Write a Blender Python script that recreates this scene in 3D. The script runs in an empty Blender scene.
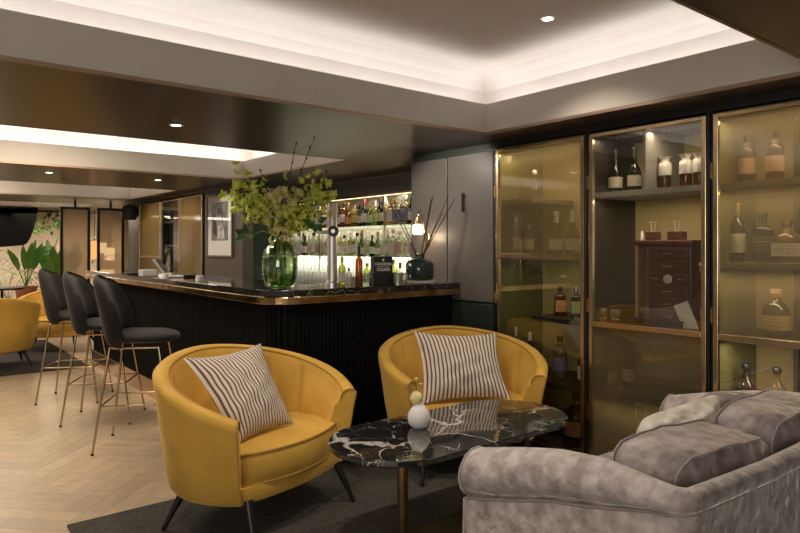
import bpy, math, random
from mathutils import Vector, Matrix
R = math.radians
PI = math.pi
col = bpy.context.scene.collection
rnd = random.Random(7)

# ------------------------------------------------------------------ camera numbers (used to read measured spots)
F, HY, CC, SS, H = 643.0, 248.0, .7834, .6215, 1.35
def ray(px, py=HY):
    t = (px-400)/F
    return (SS+CC*t, CC-SS*t, (HY-py)/F)
def on_x(px, X):
    r = ray(px); return X/r[0]*r[1]
def at(px, py, Z):
    r = ray(px, py); d = (Z-H)/r[2]; return Vector((r[0]*d, r[1]*d, Z))
def atd(px, py, d):
    r = ray(px, py); return Vector((r[0]*d, r[1]*d, H+r[2]*d))

# ------------------------------------------------------------------ materials
MATS = {}
def nt(name):
    m = bpy.data.materials.new(name); m.use_nodes = True
    n = m.node_tree; return m, n, n.nodes['Principled BSDF']
def mat(name, rgb, rough=.5, metal=0., spec=.5, sheen=0., noise=0., nscale=8., bump=0., bscale=60., coat=0., bdist=.01, emit=None, estr=0., rgb2=None, detail=4., sheen_r=.4):
    if name in MATS: return MATS[name]
    m, n, b = nt(name)
    b.inputs['Base Color'].default_value = (*rgb, 1)
    b.inputs['Roughness'].default_value = rough
    b.inputs['Metallic'].default_value = metal
    b.inputs['Specular IOR Level'].default_value = spec
    b.inputs['Sheen Weight'].default_value = sheen
    b.inputs['Sheen Roughness'].default_value = sheen_r
    b.inputs['Sheen Tint'].default_value = (min(1, rgb[0]*1.5+.25), min(1, rgb[1]*1.5+.22), min(1, rgb[2]*1.5+.18), 1)
    b.inputs['Coat Weight'].default_value = coat
    b.inputs['Coat Roughness'].default_value = .08
    if emit:
        b.inputs['Emission Color'].default_value = (*emit, 1); b.inputs['Emission Strength'].default_value = estr
    tc = n.nodes.new('ShaderNodeTexCoord')
    if noise or rgb2:
        nz = n.nodes.new('ShaderNodeTexNoise'); nz.inputs['Scale'].default_value = nscale; nz.inputs['Detail'].default_value = detail
        n.links.new(tc.outputs['Object'], nz.inputs['Vector'])
        cr = n.nodes.new('ShaderNodeValToRGB')
        a = rgb2 if rgb2 else tuple(c*(1-noise) for c in rgb)
        z = rgb if rgb2 else tuple(min(1, c*(1+noise)) for c in rgb)
        cr.color_ramp.elements[0].position = .35; cr.color_ramp.elements[0].color = (*a, 1)
        cr.color_ramp.elements[1].position = .65; cr.color_ramp.elements[1].color = (*z, 1)
        n.links.new(nz.outputs['Fac'], cr.inputs['Fac']); n.links.new(cr.outputs['Color'], b.inputs['Base Color'])
    if bump:
        nb = n.nodes.new('ShaderNodeTexNoise'); nb.inputs['Scale'].default_value = bscale
        n.links.new(tc.outputs['Object'], nb.inputs['Vector'])
        bp = n.nodes.new('ShaderNodeBump'); bp.inputs['Strength'].default_value = bump; bp.inputs['Distance'].default_value = bdist
        n.links.new(nb.outputs['Fac'], bp.inputs['Height']); n.links.new(bp.outputs['Normal'], b.inputs['Normal'])
    MATS[name] = m; return m
def glass(name, tint, gloss=.06, rough=.02, haze=0., haze_rgb=(.4, .3, .15), gmax=.75):
    """thin see-through glass: tinted transparency, a share of mirror reflection, and optional haze (mesh or film in the pane)"""
    if name in MATS: return MATS[name]
    m = bpy.data.materials.new(name); m.use_nodes = True; n = m.node_tree; n.nodes.clear()
    out = n.nodes.new('ShaderNodeOutputMaterial')
    tr = n.nodes.new('ShaderNodeBsdfTransparent'); tr.inputs[0].default_value = (*tint, 1)
    gl = n.nodes.new('ShaderNodeBsdfGlossy'); gl.inputs['Roughness'].default_value = rough
    lw = n.nodes.new('ShaderNodeLayerWeight'); lw.inputs['Blend'].default_value = .25
    mr = n.nodes.new('ShaderNodeMapRange'); mr.inputs['To Min'].default_value = gloss; mr.inputs['To Max'].default_value = gmax
    n.links.new(lw.outputs['Fresnel'], mr.inputs['Value'])
    src = tr
    if haze:
        df = n.nodes.new('ShaderNodeBsdfDiffuse'); df.inputs[0].default_value = (*haze_rgb, 1)
        tl = n.nodes.new('ShaderNodeBsdfTranslucent'); tl.inputs[0].default_value = (*haze_rgb, 1)
        m0 = n.nodes.new('ShaderNodeMixShader'); m0.inputs[0].default_value = .5
        n.links.new(df.outputs[0], m0.inputs[1]); n.links.new(tl.outputs[0], m0.inputs[2])
        m1 = n.nodes.new('ShaderNodeMixShader'); m1.inputs[0].default_value = haze
        n.links.new(tr.outputs[0], m1.inputs[1]); n.links.new(m0.outputs[0], m1.inputs[2]); src = m1
    m2 = n.nodes.new('ShaderNodeMixShader')
    n.links.new(mr.outputs[0], m2.inputs[0]); n.links.new(src.outputs[0], m2.inputs[1]); n.links.new(gl.outputs[0], m2.inputs[2])
    n.links.new(m2.outputs[0], out.inputs[0])
    MATS[name] = m; return m
def emis(name, rgb, st):
    if name in MATS: return MATS[name]
    m = bpy.data.materials.new(name); m.use_nodes = True; n = m.node_tree; n.nodes.clear()
    out = n.nodes.new('ShaderNodeOutputMaterial'); e = n.nodes.new('ShaderNodeEmission')
    e.inputs[0].default_value = (*rgb, 1); e.inputs[1].default_value = st; n.links.new(e.outputs[0], out.inputs[0])
    MATS[name] = m; return m

M_low = mat('bronze lacquered ceiling', (.068, .047, .032), .3, .35, .5, noise=.06, nscale=2)
M_paint = mat('warm white paint', (.60, .55, .49), .75, noise=.02, nscale=3)
M_face = mat('stone grey paint', (.47, .425, .37), .6, noise=.03, nscale=3)
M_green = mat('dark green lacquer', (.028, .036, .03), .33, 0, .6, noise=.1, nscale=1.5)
M_greenlit = mat('lit green lacquer', (.105, .092, .086), .42, .0, .6, noise=.08, nscale=1.5)  # dark green lacquer with the downlight wash put into the colour
M_black = mat('black satin', (.010, .010, .009), .4)
M_ribs = mat('black fluted timber', (.006, .0062, .0055), .6, 0, .08, noise=.2, nscale=20)
M_brass = mat('aged brass', (.56, .42, .25), .25, 1., noise=.12, nscale=9, bump=.05, bscale=20)
M_brassd = mat('dark brass', (.42, .28, .13), .3, 1., noise=.15, nscale=12)
M_chrome = mat('polished chrome', (.82, .76, .73), .42, 1.)
M_bmetal = mat('black metal', (.02, .018, .017), .35, .4)
M_yvel = mat('mustard velvet', (.60, .345, .060), .72, 0, .25, sheen=.5, noise=.10, nscale=5, bump=.15, bscale=120)
M_ypip = mat('mustard piping', (.44, .25, .045), .7, 0, .3, sheen=.3)
M_dvel = mat('charcoal velvet', (.020, .0195, .019), .8, 0, .2, sheen=.45, noise=.15, nscale=6)
M_sofa = mat('crushed taupe velvet', (.60, .51, .475), .5, 0, .4, sheen=1., sheen_r=.3, rgb2=(.31, .25, .23), nscale=17, bump=.6, bscale=15, bdist=.03, detail=9)
M_sofc = mat('crushed lilac grey velvet', (.42, .355, .335), .45, 0, .4, sheen=1., sheen_r=.3, rgb2=(.19, .15, .145), nscale=12, bump=.9, bscale=8, bdist=.05, detail=8)
M_sofpip = mat('lilac grey piping', (.30, .25, .24), .5, 0, .4, sheen=.6)
M_gold = mat('gold painted back panel', (.55, .43, .20), .55, .15, noise=.07, nscale=3)
M_olive = mat('olive shaded gold', (.15, .14, .045), .55, 0, noise=.1, nscale=3)  # gold paint of the cabinet sides, its shadow put into the colour
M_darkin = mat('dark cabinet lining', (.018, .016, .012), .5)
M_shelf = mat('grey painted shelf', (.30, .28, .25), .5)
M_pane = glass('clear cabinet glass', (.93, .92, .88), .065, .012)
M_bronze = glass('bronze mesh glass', (.90, .85, .72), .05, .05, .27, (.42, .34, .20))
M_goldpane = glass('gold woven glass', (.86, .76, .52), .04, .08, .62, (.38, .265, .105))
M_shelfgl = glass('glass shelf', (.80, .88, .82), .12, .02)
M_white = mat('white ceramic', (.75, .70, .66), .35, noise=.02)
M_paper = mat('white card', (.75, .72, .66), .7)
M_red = mat('mahogany veneer', (.10, .028, .014), .28, 0, .5, rgb2=(.055, .016, .009), nscale=7)
M_leaf = mat('lime green petals', (.66, .68, .14), .6, 0, .3, rgb2=(.42, .50, .06), nscale=22)
M_leafp = mat('pale blush petals', (.72, .62, .30), .6, 0, .3, rgb2=(.52, .50, .14), nscale=25)
M_dleaf = mat('deep green leaf', (.06, .17, .035), .45, 0, .4, rgb2=(.03, .09, .02), nscale=10)
M_pleaf = mat('bright green leaf', (.16, .34, .05), .45, 0, .4, rgb2=(.06, .19, .03), nscale=5)
M_palm = mat('olive palm leaf', (.26, .30, .11), .55, rgb2=(.12, .17, .05), nscale=6)
M_stem = mat('green stem', (.22, .32, .08), .6)
M_twig = mat('brown twig', (.07, .045, .03), .7)
M_terra = mat('terracotta', (.42, .16, .08), .75, noise=.1)
M_vgl = glass('green vase glass', (.86, .94, .76), .07, .02)
M_water = glass('green tinted water', (.55, .86, .36), .05, .03)
M_dgl = mat('dark green glazed glass', (.02, .04, .03), .12, 0, .7)
M_speak = mat('matt black plastic', (.012, .012, .012), .7)
M_led = emis('warm light strip', (1, .78, .45), 2.2)
M_lens = emis('downlight lens', (1, .86, .66), 14)
M_shade = emis('glowing lamp shade', (1, .80, .55), 5)

# stripes for the pillows
def stripe_mat():
    m, n, b = nt('brown and cream ticking stripe')
    uv = n.nodes.new('ShaderNodeUVMap'); sp = n.nodes.new('ShaderNodeSeparateXYZ')
    n.links.new(uv.outputs[0], sp.inputs[0])
    mu = n.nodes.new('ShaderNodeMath'); mu.operation = 'MULTIPLY'; mu.inputs[1].default_value = 21
    fr = n.nodes.new('ShaderNodeMath'); fr.operation = 'FRACT'
    n.links.new(sp.outputs[0], mu.inputs[0]); n.links.new(mu.outputs[0], fr.inputs[0])
    cr = n.nodes.new('ShaderNodeValToRGB'); cr.color_ramp.interpolation = 'LINEAR'
    e = cr.color_ramp.elements
    e[0].position = 0; e[0].color = (.66, .57, .47, 1); e[1].position = .52; e[1].color = (.66, .57, .47, 1)
    for p, c in ((.58, (.13, .075, .055, 1)), (.92, (.13, .075, .055, 1)), (.98, (.66, .57, .47, 1))):
        k = e.new(p); k.color = c
    n.links.new(fr.outputs[0], cr.inputs[0]); n.links.new(cr.outputs[0], b.inputs['Base Color'])
    b.inputs['Roughness'].default_value = .9
    nb = n.nodes.new('ShaderNodeTexNoise'); nb.inputs['Scale'].default_value = 300
    tc = n.nodes.new('ShaderNodeTexCoord'); n.links.new(tc.outputs['Object'], nb.inputs['Vector'])
    bp = n.nodes.new('ShaderNodeBump'); bp.inputs['Strength'].default_value = .2; bp.inputs['Distance'].default_value = .004
    n.links.new(nb.outputs['Fac'], bp.inputs['Height']); n.links.new(bp.outputs['Normal'], b.inputs['Normal'])
    return m
M_stripe = stripe_mat()
def marble_mat(name, base, vein, sc=2.3, rough=.06, thr=.035, seed=0.):
    m, n, b = nt(name)
    tc = n.nodes.new('ShaderNodeTexCoord')
    mp = n.nodes.new('ShaderNodeMapping'); mp.inputs['Location'].default_value = (seed, seed*.7, 0)
    n.links.new(tc.outputs['Object'], mp.inputs['Vector'])
    dz = n.nodes.new('ShaderNodeTexNoise'); dz.inputs['Scale'].default_value = 3.5; dz.inputs['Detail'].default_value = 5
    n.links.new(mp.outputs[0], dz.inputs['Vector'])
    ad = n.nodes.new('ShaderNodeMixRGB'); ad.blend_type = 'ADD'; ad.inputs[0].default_value = .35
    n.links.new(mp.outputs[0], ad.inputs[1]); n.links.new(dz.outputs['Color'], ad.inputs[2])
    def veins(scale, t, off):
        v = n.nodes.new('ShaderNodeTexVoronoi'); v.feature = 'DISTANCE_TO_EDGE'; v.inputs['Scale'].default_value = scale
        n.links.new(ad.outputs[0], v.inputs['Vector'])
        w = n.nodes.new('ShaderNodeTexNoise'); w.inputs['Scale'].default_value = scale*1.3+off
        n.links.new(mp.outputs[0], w.inputs['Vector'])
        wr = n.nodes.new('ShaderNodeMapRange'); wr.inputs['From Min'].default_value = .45; wr.inputs['From Max'].default_value = .75
        wr.inputs['To Min'].default_value = 0; wr.inputs['To Max'].default_value = t
        n.links.new(w.outputs['Fac'], wr.inputs['Value'])
        sb = n.nodes.new('ShaderNodeMath'); sb.operation = 'DIVIDE'
        a2 = n.nodes.new('ShaderNodeMath'); a2.operation = 'ADD'; a2.inputs[1].default_value = .0008
        n.links.new(wr.outputs[0], a2.inputs[0]); n.links.new(v.outputs['Distance'], sb.inputs[0]); n.links.new(a2.outputs[0], sb.inputs[1])
        cl = n.nodes.new('ShaderNodeMapRange'); cl.inputs['From Min'].default_value = .2; cl.inputs['From Max'].default_value = 1.1
        cl.inputs['To Min'].default_value = 1; cl.inputs['To Max'].default_value = 0
        n.links.new(sb.outputs[0], cl.inputs['Value']); return cl
    v1 = veins(sc, thr, 0); v2 = veins(sc*3.2, thr*.7, 1)
    mx = n.nodes.new('ShaderNodeMath'); mx.operation = 'MAXIMUM'
    n.links.new(v1.outputs[0], mx.inputs[0]); n.links.new(v2.outputs[0], mx.inputs[1])
    mc = n.nodes.new('ShaderNodeMixRGB'); mc.inputs[1].default_value = (*base, 1); mc.inputs[2].default_value = (*vein, 1)
    n.links.new(mx.outputs[0], mc.inputs[0]); n.links.new(mc.outputs[0], b.inputs['Base Color'])
    b.inputs['Roughness'].default_value = rough; b.inputs['Coat Weight'].default_value = .6; b.inputs['Coat Roughness'].default_value = .03
    return m
M_marble = marble_mat('black marble with white veins', (.016, .015, .014), (.52, .49, .46), 2.2, .07, .04, 1.7)
M_marbar = marble_mat('black bar marble', (.016, .013, .011), (.38, .30, .22), 3.2, .08, .016, 9.1)
def wood_floor_mat():
    m, n, b = nt('pale oak herringbone')
    at_ = n.nodes.new('ShaderNodeVertexColor'); at_.layer_name = 'plank'
    tc = n.nodes.new('ShaderNodeTexCoord')
    nz = n.nodes.new('ShaderNodeTexNoise'); nz.inputs['Scale'].default_value = 9; nz.inputs['Detail'].default_value = 6; nz.inputs['Distortion'].default_value = 1.5
    n.links.new(tc.outputs['Object'], nz.inputs['Vector'])
    mx = n.nodes.new('ShaderNodeMixRGB'); mx.blend_type = 'MULTIPLY'; mx.inputs[0].default_value = .35
    n.links.new(at_.outputs['Color'], mx.inputs[1]); n.links.new(nz.outputs['Color'], mx.inputs[2])
    cr = n.nodes.new('ShaderNodeHueSaturation'); cr.inputs['Value'].default_value = 1.15; cr.inputs['Saturation'].default_value = 1.0
    mr = n.nodes.new('ShaderNodeMapRange'); mr.inputs['To Min'].default_value = .72; mr.inputs['To Max'].default_value = 1.15
    n.links.new(nz.outputs['Fac'], mr.inputs['Value'])
    n.links.new(at_.outputs['Color'], cr.inputs['Color']); n.links.new(mr.outputs[0], cr.inputs['Value'])
    n.links.new(cr.outputs[0], b.inputs['Base Color'])
    b.inputs['Roughness'].default_value = .33; b.inputs['Specular IOR Level'].default_value = .45
    return m
def rug_mat(name, a, z):
    m, n, b = nt(name)
    tc = n.nodes.new('ShaderNodeTexCoord')
    br = n.nodes.new('ShaderNodeTexBrick'); br.inputs['Scale'].default_value = 28
    br.inputs['Color1'].default_value = (*a, 1); br.inputs['Color2'].default_value = (*z, 1); br.inputs['Mortar'].default_value = (*[c*.5 for c in a], 1)
    br.inputs['Mortar Size'].default_value = .03; br.inputs['Brick Width'].default_value = .5; br.inputs['Row Height'].default_value = .22
    mp = n.nodes.new('ShaderNodeMapping'); mp.inputs['Rotation'].default_value = (0, 0, R(0))
    n.links.new(tc.outputs['Object'], mp.inputs['Vector']); n.links.new(mp.outputs[0], br.inputs['Vector'])
    n.links.new(br.outputs['Color'], b.inputs['Base Color'])
    b.inputs['Roughness'].default_value = .95
    bp = n.nodes.new('ShaderNodeBump'); bp.inputs['Strength'].default_value = .5; bp.inputs['Distance'].default_value = .006
    n.links.new(br.outputs['Fac'], bp.inputs['Height']); n.links.new(bp.outputs['Normal'], b.inputs['Normal'])
    return m
def label_mat(name, rgb, ink, dens=.5, sc=60):
    """bottle label paper with rows of fine print"""
    if name in MATS: return MATS[name]
    m, n, b = nt(name)
    tc = n.nodes.new('ShaderNodeTexCoord')
    sx = n.nodes.new('ShaderNodeSeparateXYZ'); n.links.new(tc.outputs['Object'], sx.inputs[0])
    mu = n.nodes.new('ShaderNodeMath'); mu.operation = 'MULTIPLY'; mu.inputs[1].default_value = sc
    fr = n.nodes.new('ShaderNodeMath'); fr.operation = 'FRACT'; n.links.new(sx.outputs[2], mu.inputs[0]); n.links.new(mu.outputs[0], fr.inputs[0])
    gt = n.nodes.new('ShaderNodeMath'); gt.operation = 'GREATER_THAN'; gt.inputs[1].default_value = .6; n.links.new(fr.outputs[0], gt.inputs[0])
    nz = n.nodes.new('ShaderNodeTexNoise'); nz.inputs['Scale'].default_value = 110; n.links.new(tc.outputs['Object'], nz.inputs['Vector'])
    g2 = n.nodes.new('ShaderNodeMath'); g2.operation = 'GREATER_THAN'; g2.inputs[1].default_value = .5; n.links.new(nz.outputs['Fac'], g2.inputs[0])
    pr = n.nodes.new('ShaderNodeMath'); pr.operation = 'MULTIPLY'; n.links.new(gt.outputs[0], pr.inputs[0]); n.links.new(g2.outputs[0], pr.inputs[1])
    p2 = n.nodes.new('ShaderNodeMath'); p2.operation = 'MULTIPLY'; p2.inputs[1].default_value = dens; n.links.new(pr.outputs[0], p2.inputs[0])
    mc = n.nodes.new('ShaderNodeMixRGB'); mc.inputs[1].default_value = (*rgb, 1); mc.inputs[2].default_value = (*ink, 1)
    n.links.new(p2.outputs[0], mc.inputs[0]); n.links.new(mc.outputs[0], b.inputs['Base Color']); b.inputs['Roughness'].default_value = .7
    MATS[name] = m; return m

# ------------------------------------------------------------------ mesh builder
class MB:
    def __init__(s): s.v = []; s.f = []; s.uv = None
    def add(s, vs, fs):
        o = len(s.v); s.v += [tuple(p) for p in vs]; s.f += [tuple(i+o for i in f) for f in fs]; return s
    def box(s, x0, x1, y0, y1, z0, z1):
        vs = [(x, y, z) for z in (z0, z1) for y in (y0, y1) for x in (x0, x1)]
        return s.add(vs, [(0, 2, 3, 1), (4, 5, 7, 6), (0, 1, 5, 4), (2, 6, 7, 3), (0, 4, 6, 2), (1, 3, 7, 5)])
    def tube(s, pts, r, n=8, cap=True, flat=1.):
        pts = [Vector(p) for p in pts]; rs = r if isinstance(r, (list, tuple)) else [r]*len(pts)
        rings = []; up = None
        for i, p in enumerate(pts):
            t = (pts[min(i+1, len(pts)-1)]-pts[max(i-1, 0)]).normalized()
            if up is None:
                up = Vector((0, 0, 1)) if abs(t.z) < .9 else Vector((1, 0, 0))
            a = t.cross(up).normalized(); b = a.cross(t).normalized(); up = b
            rings.append([p+rs[i]*(a*math.cos(k*2*PI/n)+b*flat*math.sin(k*2*PI/n)) for k in range(n)])
        vs = [q for r_ in rings for q in r_]; fs = []
        for i in range(len(rings)-1):
            for k in range(n):
                fs.append((i*n+k, (i+1)*n+k, (i+1)*n+(k+1) % n, i*n+(k+1) % n))
        if cap: fs += [tuple(range(n)), tuple(reversed(range((len(rings)-1)*n, len(rings)*n)))]
        return s.add(vs, fs)
    def lathe(s, prof, n=20, c=(0, 0, 0), sq=None):
        """profile [(r,z)...]; sq = (power) for squarish plan"""
        vs = []; fs = []
        for r, z in prof:
            for k in range(n):
                a = (k+.5)*2*PI/n; ca, sa = math.cos(a), math.sin(a); q = 1.
                if sq: q = (abs(ca)**sq+abs(sa)**sq)**(-1/sq)
                vs.append((c[0]+r*ca*q, c[1]+r*sa*q, c[2]+z))
        for i in range(len(prof)-1):
            for k in range(n): fs.append((i*n+k, i*n+(k+1) % n, (i+1)*n+(k+1) % n, (i+1)*n+k))
        if prof[0][0] > 1e-5: fs.append(tuple(reversed(range(n))))
        if prof[-1][0] > 1e-5: fs.append(tuple(range((len(prof)-1)*n, len(prof)*n)))
        return s.add(vs, fs)
    def prism(s, poly, z0, z1):
        n = len(poly)
        vs = [(x, y, z0) for x, y in poly]+[(x, y, z1) for x, y in poly]
        return s.add(vs, [tuple(reversed(range(n))), tuple(range(n, 2*n))]+[(k, (k+1) % n, n+(k+1) % n, n+k) for k in range(n)])
    def loft(s, secs, closed=True, cap=True):
        n = len(secs[0]); vs = [p for q in secs for p in q]; fs = []
        for i in range(len(secs)-1):
            for k in range(n if closed else n-1):
                fs.append((i*n+k, i*n+(k+1) % n, (i+1)*n+(k+1) % n, (i+1)*n+k))
        if cap: fs += [tuple(reversed(range(n))), tuple(range((len(secs)-1)*n, len(secs)*n))]
        return s.add(vs, fs)
    def ball(s, c, r, n=10, m=6, sc=(1, 1, 1)):
        pr = [(max(1e-4, math.sin(i*PI/m))*r, -math.cos(i*PI/m)*r) for i in range(m+1)]
        b = MB().lathe(pr, n)
        return s.add([(c[0]+x*sc[0], c[1]+y*sc[1], c[2]+z*sc[2]) for x, y, z in b.v], b.f)
    def xf(s, M):
        s.v = [tuple(M @ Vector(p)) for p in s.v]; return s
    def build(s, name, m, parent=None, smooth=None, bevel=0., sub=0, label=None, loc=None, rot=None, weld=False):
        me = bpy.data.meshes.new(name); me.from_pydata(s.v, [], s.f); me.update()
        if s.uv:
            l = me.uv_layers.new(name='UVMap')
            for lp in me.loops: l.data[lp.index].uv = s.uv[lp.vertex_index]
        o = bpy.data.objects.new(name, me); col.objects.link(o)
        if m: me.materials.append(m)
        if parent: o.parent = parent
        if loc: o.location = loc
        if rot is not None: o.rotation_euler = (0, 0, rot)
        import bmesh
        b = bmesh.new(); b.from_mesh(me); bmesh.ops.recalc_face_normals(b, faces=b.faces); b.to_mesh(me); b.free()
        if smooth is not None:
            for p in me.polygons: p.use_smooth = True
            try: me.set_sharp_from_angle(angle=R(smooth))
            except Exception: pass
        if bevel:
            md = o.modifiers.new('bevel', 'BEVEL'); md.width = bevel; md.segments = 2; md.limit_method = 'ANGLE'
        if sub:
            md = o.modifiers.new('sub', 'SUBSURF'); md.levels = sub; md.render_levels = sub
        if label: o['label'] = label
        return o
def empty(name, loc=(0, 0, 0), rz=0.):
    o = bpy.data.objects.new(name, None); o.empty_display_size = .1; col.objects.link(o)
    o.location = loc; o.rotation_euler = (0, 0, rz); return o
def tag(o, label=None, cat=None, group=None, kind=None):
    if label: o['label'] = label
    if cat: o['category'] = cat
    if group: o['group'] = group
    if kind: o['kind'] = kind
    return o
def structure(o): o['kind'] = 'structure'; return o
def children(o): return [c for c in bpy.data.objects if c.parent == o]
KIDS = {}
def copy_tree(o, parent=None):
    kids = list(KIDS[o.name]) if o.name in KIDS else [c for c in o.children]
    c = o.copy(); col.objects.link(c); c.parent = parent
    for ch in kids: copy_tree(ch, c)
    return c
def S(name, mb, m, **k): return structure(mb.build(name, m, **k))

ZC = 2.106; XC = 3.359
# ================================================================== ROOM
# floor slab and herringbone planks
floor = MB().box(-4, 5.5, -2, 16, -.12, -.004)
S('floor', floor, mat('floor screed', (.25, .2, .15), .7))
pl = MB(); cols = []
w, L = .11, .55
xa, xb, ya, yb = -.6, 3.36, .2, 15.4
ca = math.cos(PI/4)
def clip_poly(poly):
    for ax, lim, sgn in ((0, xa, 1), (0, xb, -1), (1, ya, 1), (1, yb, -1)):
        out = []
        for i in range(len(poly)):
            p, q = poly[i], poly[(i+1) % len(poly)]
            dp, dq = sgn*(p[ax]-lim), sgn*(q[ax]-lim)
            if dp >= 0: out.append(p)
            if (dp < 0) != (dq < 0):
                t = dp/(dp-dq); out.append((p[0]+(q[0]-p[0])*t, p[1]+(q[1]-p[1])*t))
        poly = out
        if len(poly) < 3: return None
    return poly
# herringbone: in the rotated frame, L-shaped stacking
n_ = int(L/w)
for i in range(-40, 240):
    for j in range(-24, 24):
        bx0 = i*w+j*L; by0 = -i*w+j*L+0.0
        # horizontal plank then vertical plank of one unit
        for kind in (0, 1):
            if kind == 0: x0, x1, y0, y1 = bx0, bx0+L, i*w-j*L, i*w-j*L+w
            else: x0, x1, y0, y1 = bx0-w+L+w-L, bx0+w, i*w-j*L+w, i*w-j*L+w+L
            g = .0012
            pts = [(x0+g, y0+g), (x1-g, y0+g), (x1-g, y1-g), (x0+g, y1-g)]
            pp = [((px-py)*ca, (px+py)*ca-0.0) for px, py in pts]
            if all(p[0] < xa or p[0] > xb or p[1] < ya or p[1] > yb for p in pp): continue
            pp = clip_poly(pp)
            if not pp: continue
            o = len(pl.v); pl.v += [(p[0], p[1], 0.) for p in pp]; pl.f.append(tuple(range(o, o+len(pp))))
            c = rnd.uniform(.88, 1.08); t = rnd.uniform(-.02, .02); cols.append((.52*c+t*.5, .385*c, .25*c-t*.5, 1))
fo = S('floor', pl, wood_floor_mat())
ca_ = fo.data.color_attributes.new(name='plank', type='FLOAT_COLOR', domain='CORNER')
for p, c in zip(fo.data.polygons, cols):
    for li in p.loop_indices: ca_.data[li].color = c

rug = MB().box(.671, 3.12, .55, 3.44, 0, .012).build('rug', rug_mat('charcoal woven rug', (.085, .076, .058), (.026, .023, .018)), bevel=.004)
tag(rug, 'large charcoal woven rug under the coffee table and mustard armchairs', 'rug')
rug2 = MB().box(-1, 1.78, 7.9, 10.6, 0, .012).build('rug', rug_mat('dark brown carpet', (.045, .036, .03), (.025, .02, .017)), bevel=.004)
tag(rug2, 'dark brown carpet under the far armchairs behind the bar stools', 'rug')

# low ceiling with three recesses
recs = [(-2.2, 3.13, 1.005, 3.02), (-2.2, 3.072, 4.585, 6.65), (-2.2, 2.95, 8.39, 10.48), (-2.2, 2.85, 12.0, 13.4)]
ce = MB()
X0, X1 = -4, 5.5
ys = -2
for (a, b, c, d) in recs:
    ce.box(X0, X1, ys, c, ZC, ZC+.14)
    ce.box(b, X1, c, d, ZC, ZC+.14)
    ce.box(X0, a, c, d, ZC, ZC+.14)
    ys = d
ce.box(X0, X1, ys, 16, ZC, ZC+.14)
S('ceiling', ce, M_low)
for i, (a, b, c, d) in enumerate(recs):
    t = .012; e = .002; lp = ZC+.203
    f = MB()
    # painted lip faces around the opening
    f.box(a, b, d-t, d+.0, ZC+.016, lp); f.box(b-t, b, c, d-t, ZC+.016, lp)
    f.box(a, b, c, c+t, ZC+.016, lp); f.box(a, a+t, c+t, d-t, ZC+.016, lp)
    S('ceiling', f, M_face)
    g = MB()   # brass bead at the foot of the lip
    g.box(a, b, d-t-.004, d, ZC-.002, ZC+.016); g.box(b-t-.004, b, c, d, ZC-.002, ZC+.016)
    g.box(a, b, c, c+t+.004, ZC-.002, ZC+.016)
    S('trim_%d' % (i+1), g, mat('dull copper bead', (.36, .26, .19), .42, 1.))
    # upper box: back wall, sloped cove, ceiling
    D = .16; z1 = ZC+.34; z2 = 2.55
    u = MB()
    def ring(o, z): return [(a-o, c-o, z), (b+o, c-o, z), (b+o, d+o, z), (a-o, d+o, z)]
    u.loft([ring(0, ZC+.145), ring(D, ZC+.145), ring(D, z1), ring(D*.75, z1+.05), ring(D*.3, z2-.012), ring(0, z2)], True, False)
    n0 = len(u.v); u.v += ring(0, z2); u.f.append((n0, n0+1, n0+2, n0+3))
    S('ceiling', u, M_paint if i else mat('warm grey ceiling paint', (.66, .60, .56), .75, noise=.02, nscale=3))
S('ceiling', MB().box(X0, X1, -2, 16, 2.75, 2.8), M_black)

# wall cabinet run, panel wall, nook behind the bar
wr = MB()
wr.box(3.95, 4.45, .0, 3.2, 0, ZC)
wr.box(XC+.03, 4.45, 3.16, 4.10, 0, ZC)            # pier behind the panels
S('wall_right', wr, M_green)
S('wall_right', MB().box(XC+.0, XC+.5, .0, 3.2, 2.062, ZC), M_black)
S('baseboard_right', MB().box(XC+.02, XC+.5, .0, 3.2, 0, .05), M_black)
S('wall_right', MB().box(XC+.01, XC+.6, -2, .862, 0, ZC), M_green)
# lacquered panels on the pier
d1 = MB().box(XC, XC+.03, 3.655, 4.085, .96, 2.045); S('door_1', d1, M_greenlit, bevel=.003)
d2 = MB().box(XC, XC+.03, 3.17, 3.645, .96, 2.045); d2o = S('door_2', d2, M_greenlit, bevel=.003)
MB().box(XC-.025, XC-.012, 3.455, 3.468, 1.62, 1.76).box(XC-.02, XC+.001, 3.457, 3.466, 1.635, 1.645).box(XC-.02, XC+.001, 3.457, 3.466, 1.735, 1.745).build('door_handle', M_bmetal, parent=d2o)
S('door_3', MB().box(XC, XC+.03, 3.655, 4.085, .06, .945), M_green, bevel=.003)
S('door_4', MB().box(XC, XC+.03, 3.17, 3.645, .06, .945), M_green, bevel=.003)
S('trim_6', MB().box(XC+.004, XC+.03, 3.13, 3.165, 0, 2.07), M_black)
# nook
S('wall_back', MB().box(4.35, 4.45, 4.10, 8.15, 0, ZC), mat('pale mirror backing', (.62, .58, .46), .35, 0, noise=.04, nscale=2))
S('wall_nook', MB().box(3.70, 4.35, 8.05, 8.15, 0, ZC), mat('deep green lacquer', (.012, .02, .015), .6, 0, .2))
S('wall_far', MB().box(3.17, 3.30, 6.9, 11.4, 0, 1.0).box(3.17, 3.30, 6.9, 8.03, 1.0, ZC).box(3.17, 3.3, 10.78, 11.4, 1.0, ZC).box(3.17, 3.3, 8.03, 10.78, 2.07, ZC), mat('mauve brown lacquer', (.075, .060, .052), .4, 0, .5, noise=.08))
S('wall_far', MB().box(3.3, 3.7, 8.03, 8.15, 0, ZC), MATS['deep green lacquer'])
S('wall_far', MB().box(3.75, 3.8, 8.15, 11.4, 0, ZC).box(3.3, 3.8, 10.9, 11.4, 0, ZC), M_olive)
S('wall_end', MB().box(-4, 5.5, 15.4, 15.5, 0, ZC), mat('blush plaster', (.62, .53, .47), .8, noise=.05, nscale=1.5))
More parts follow.
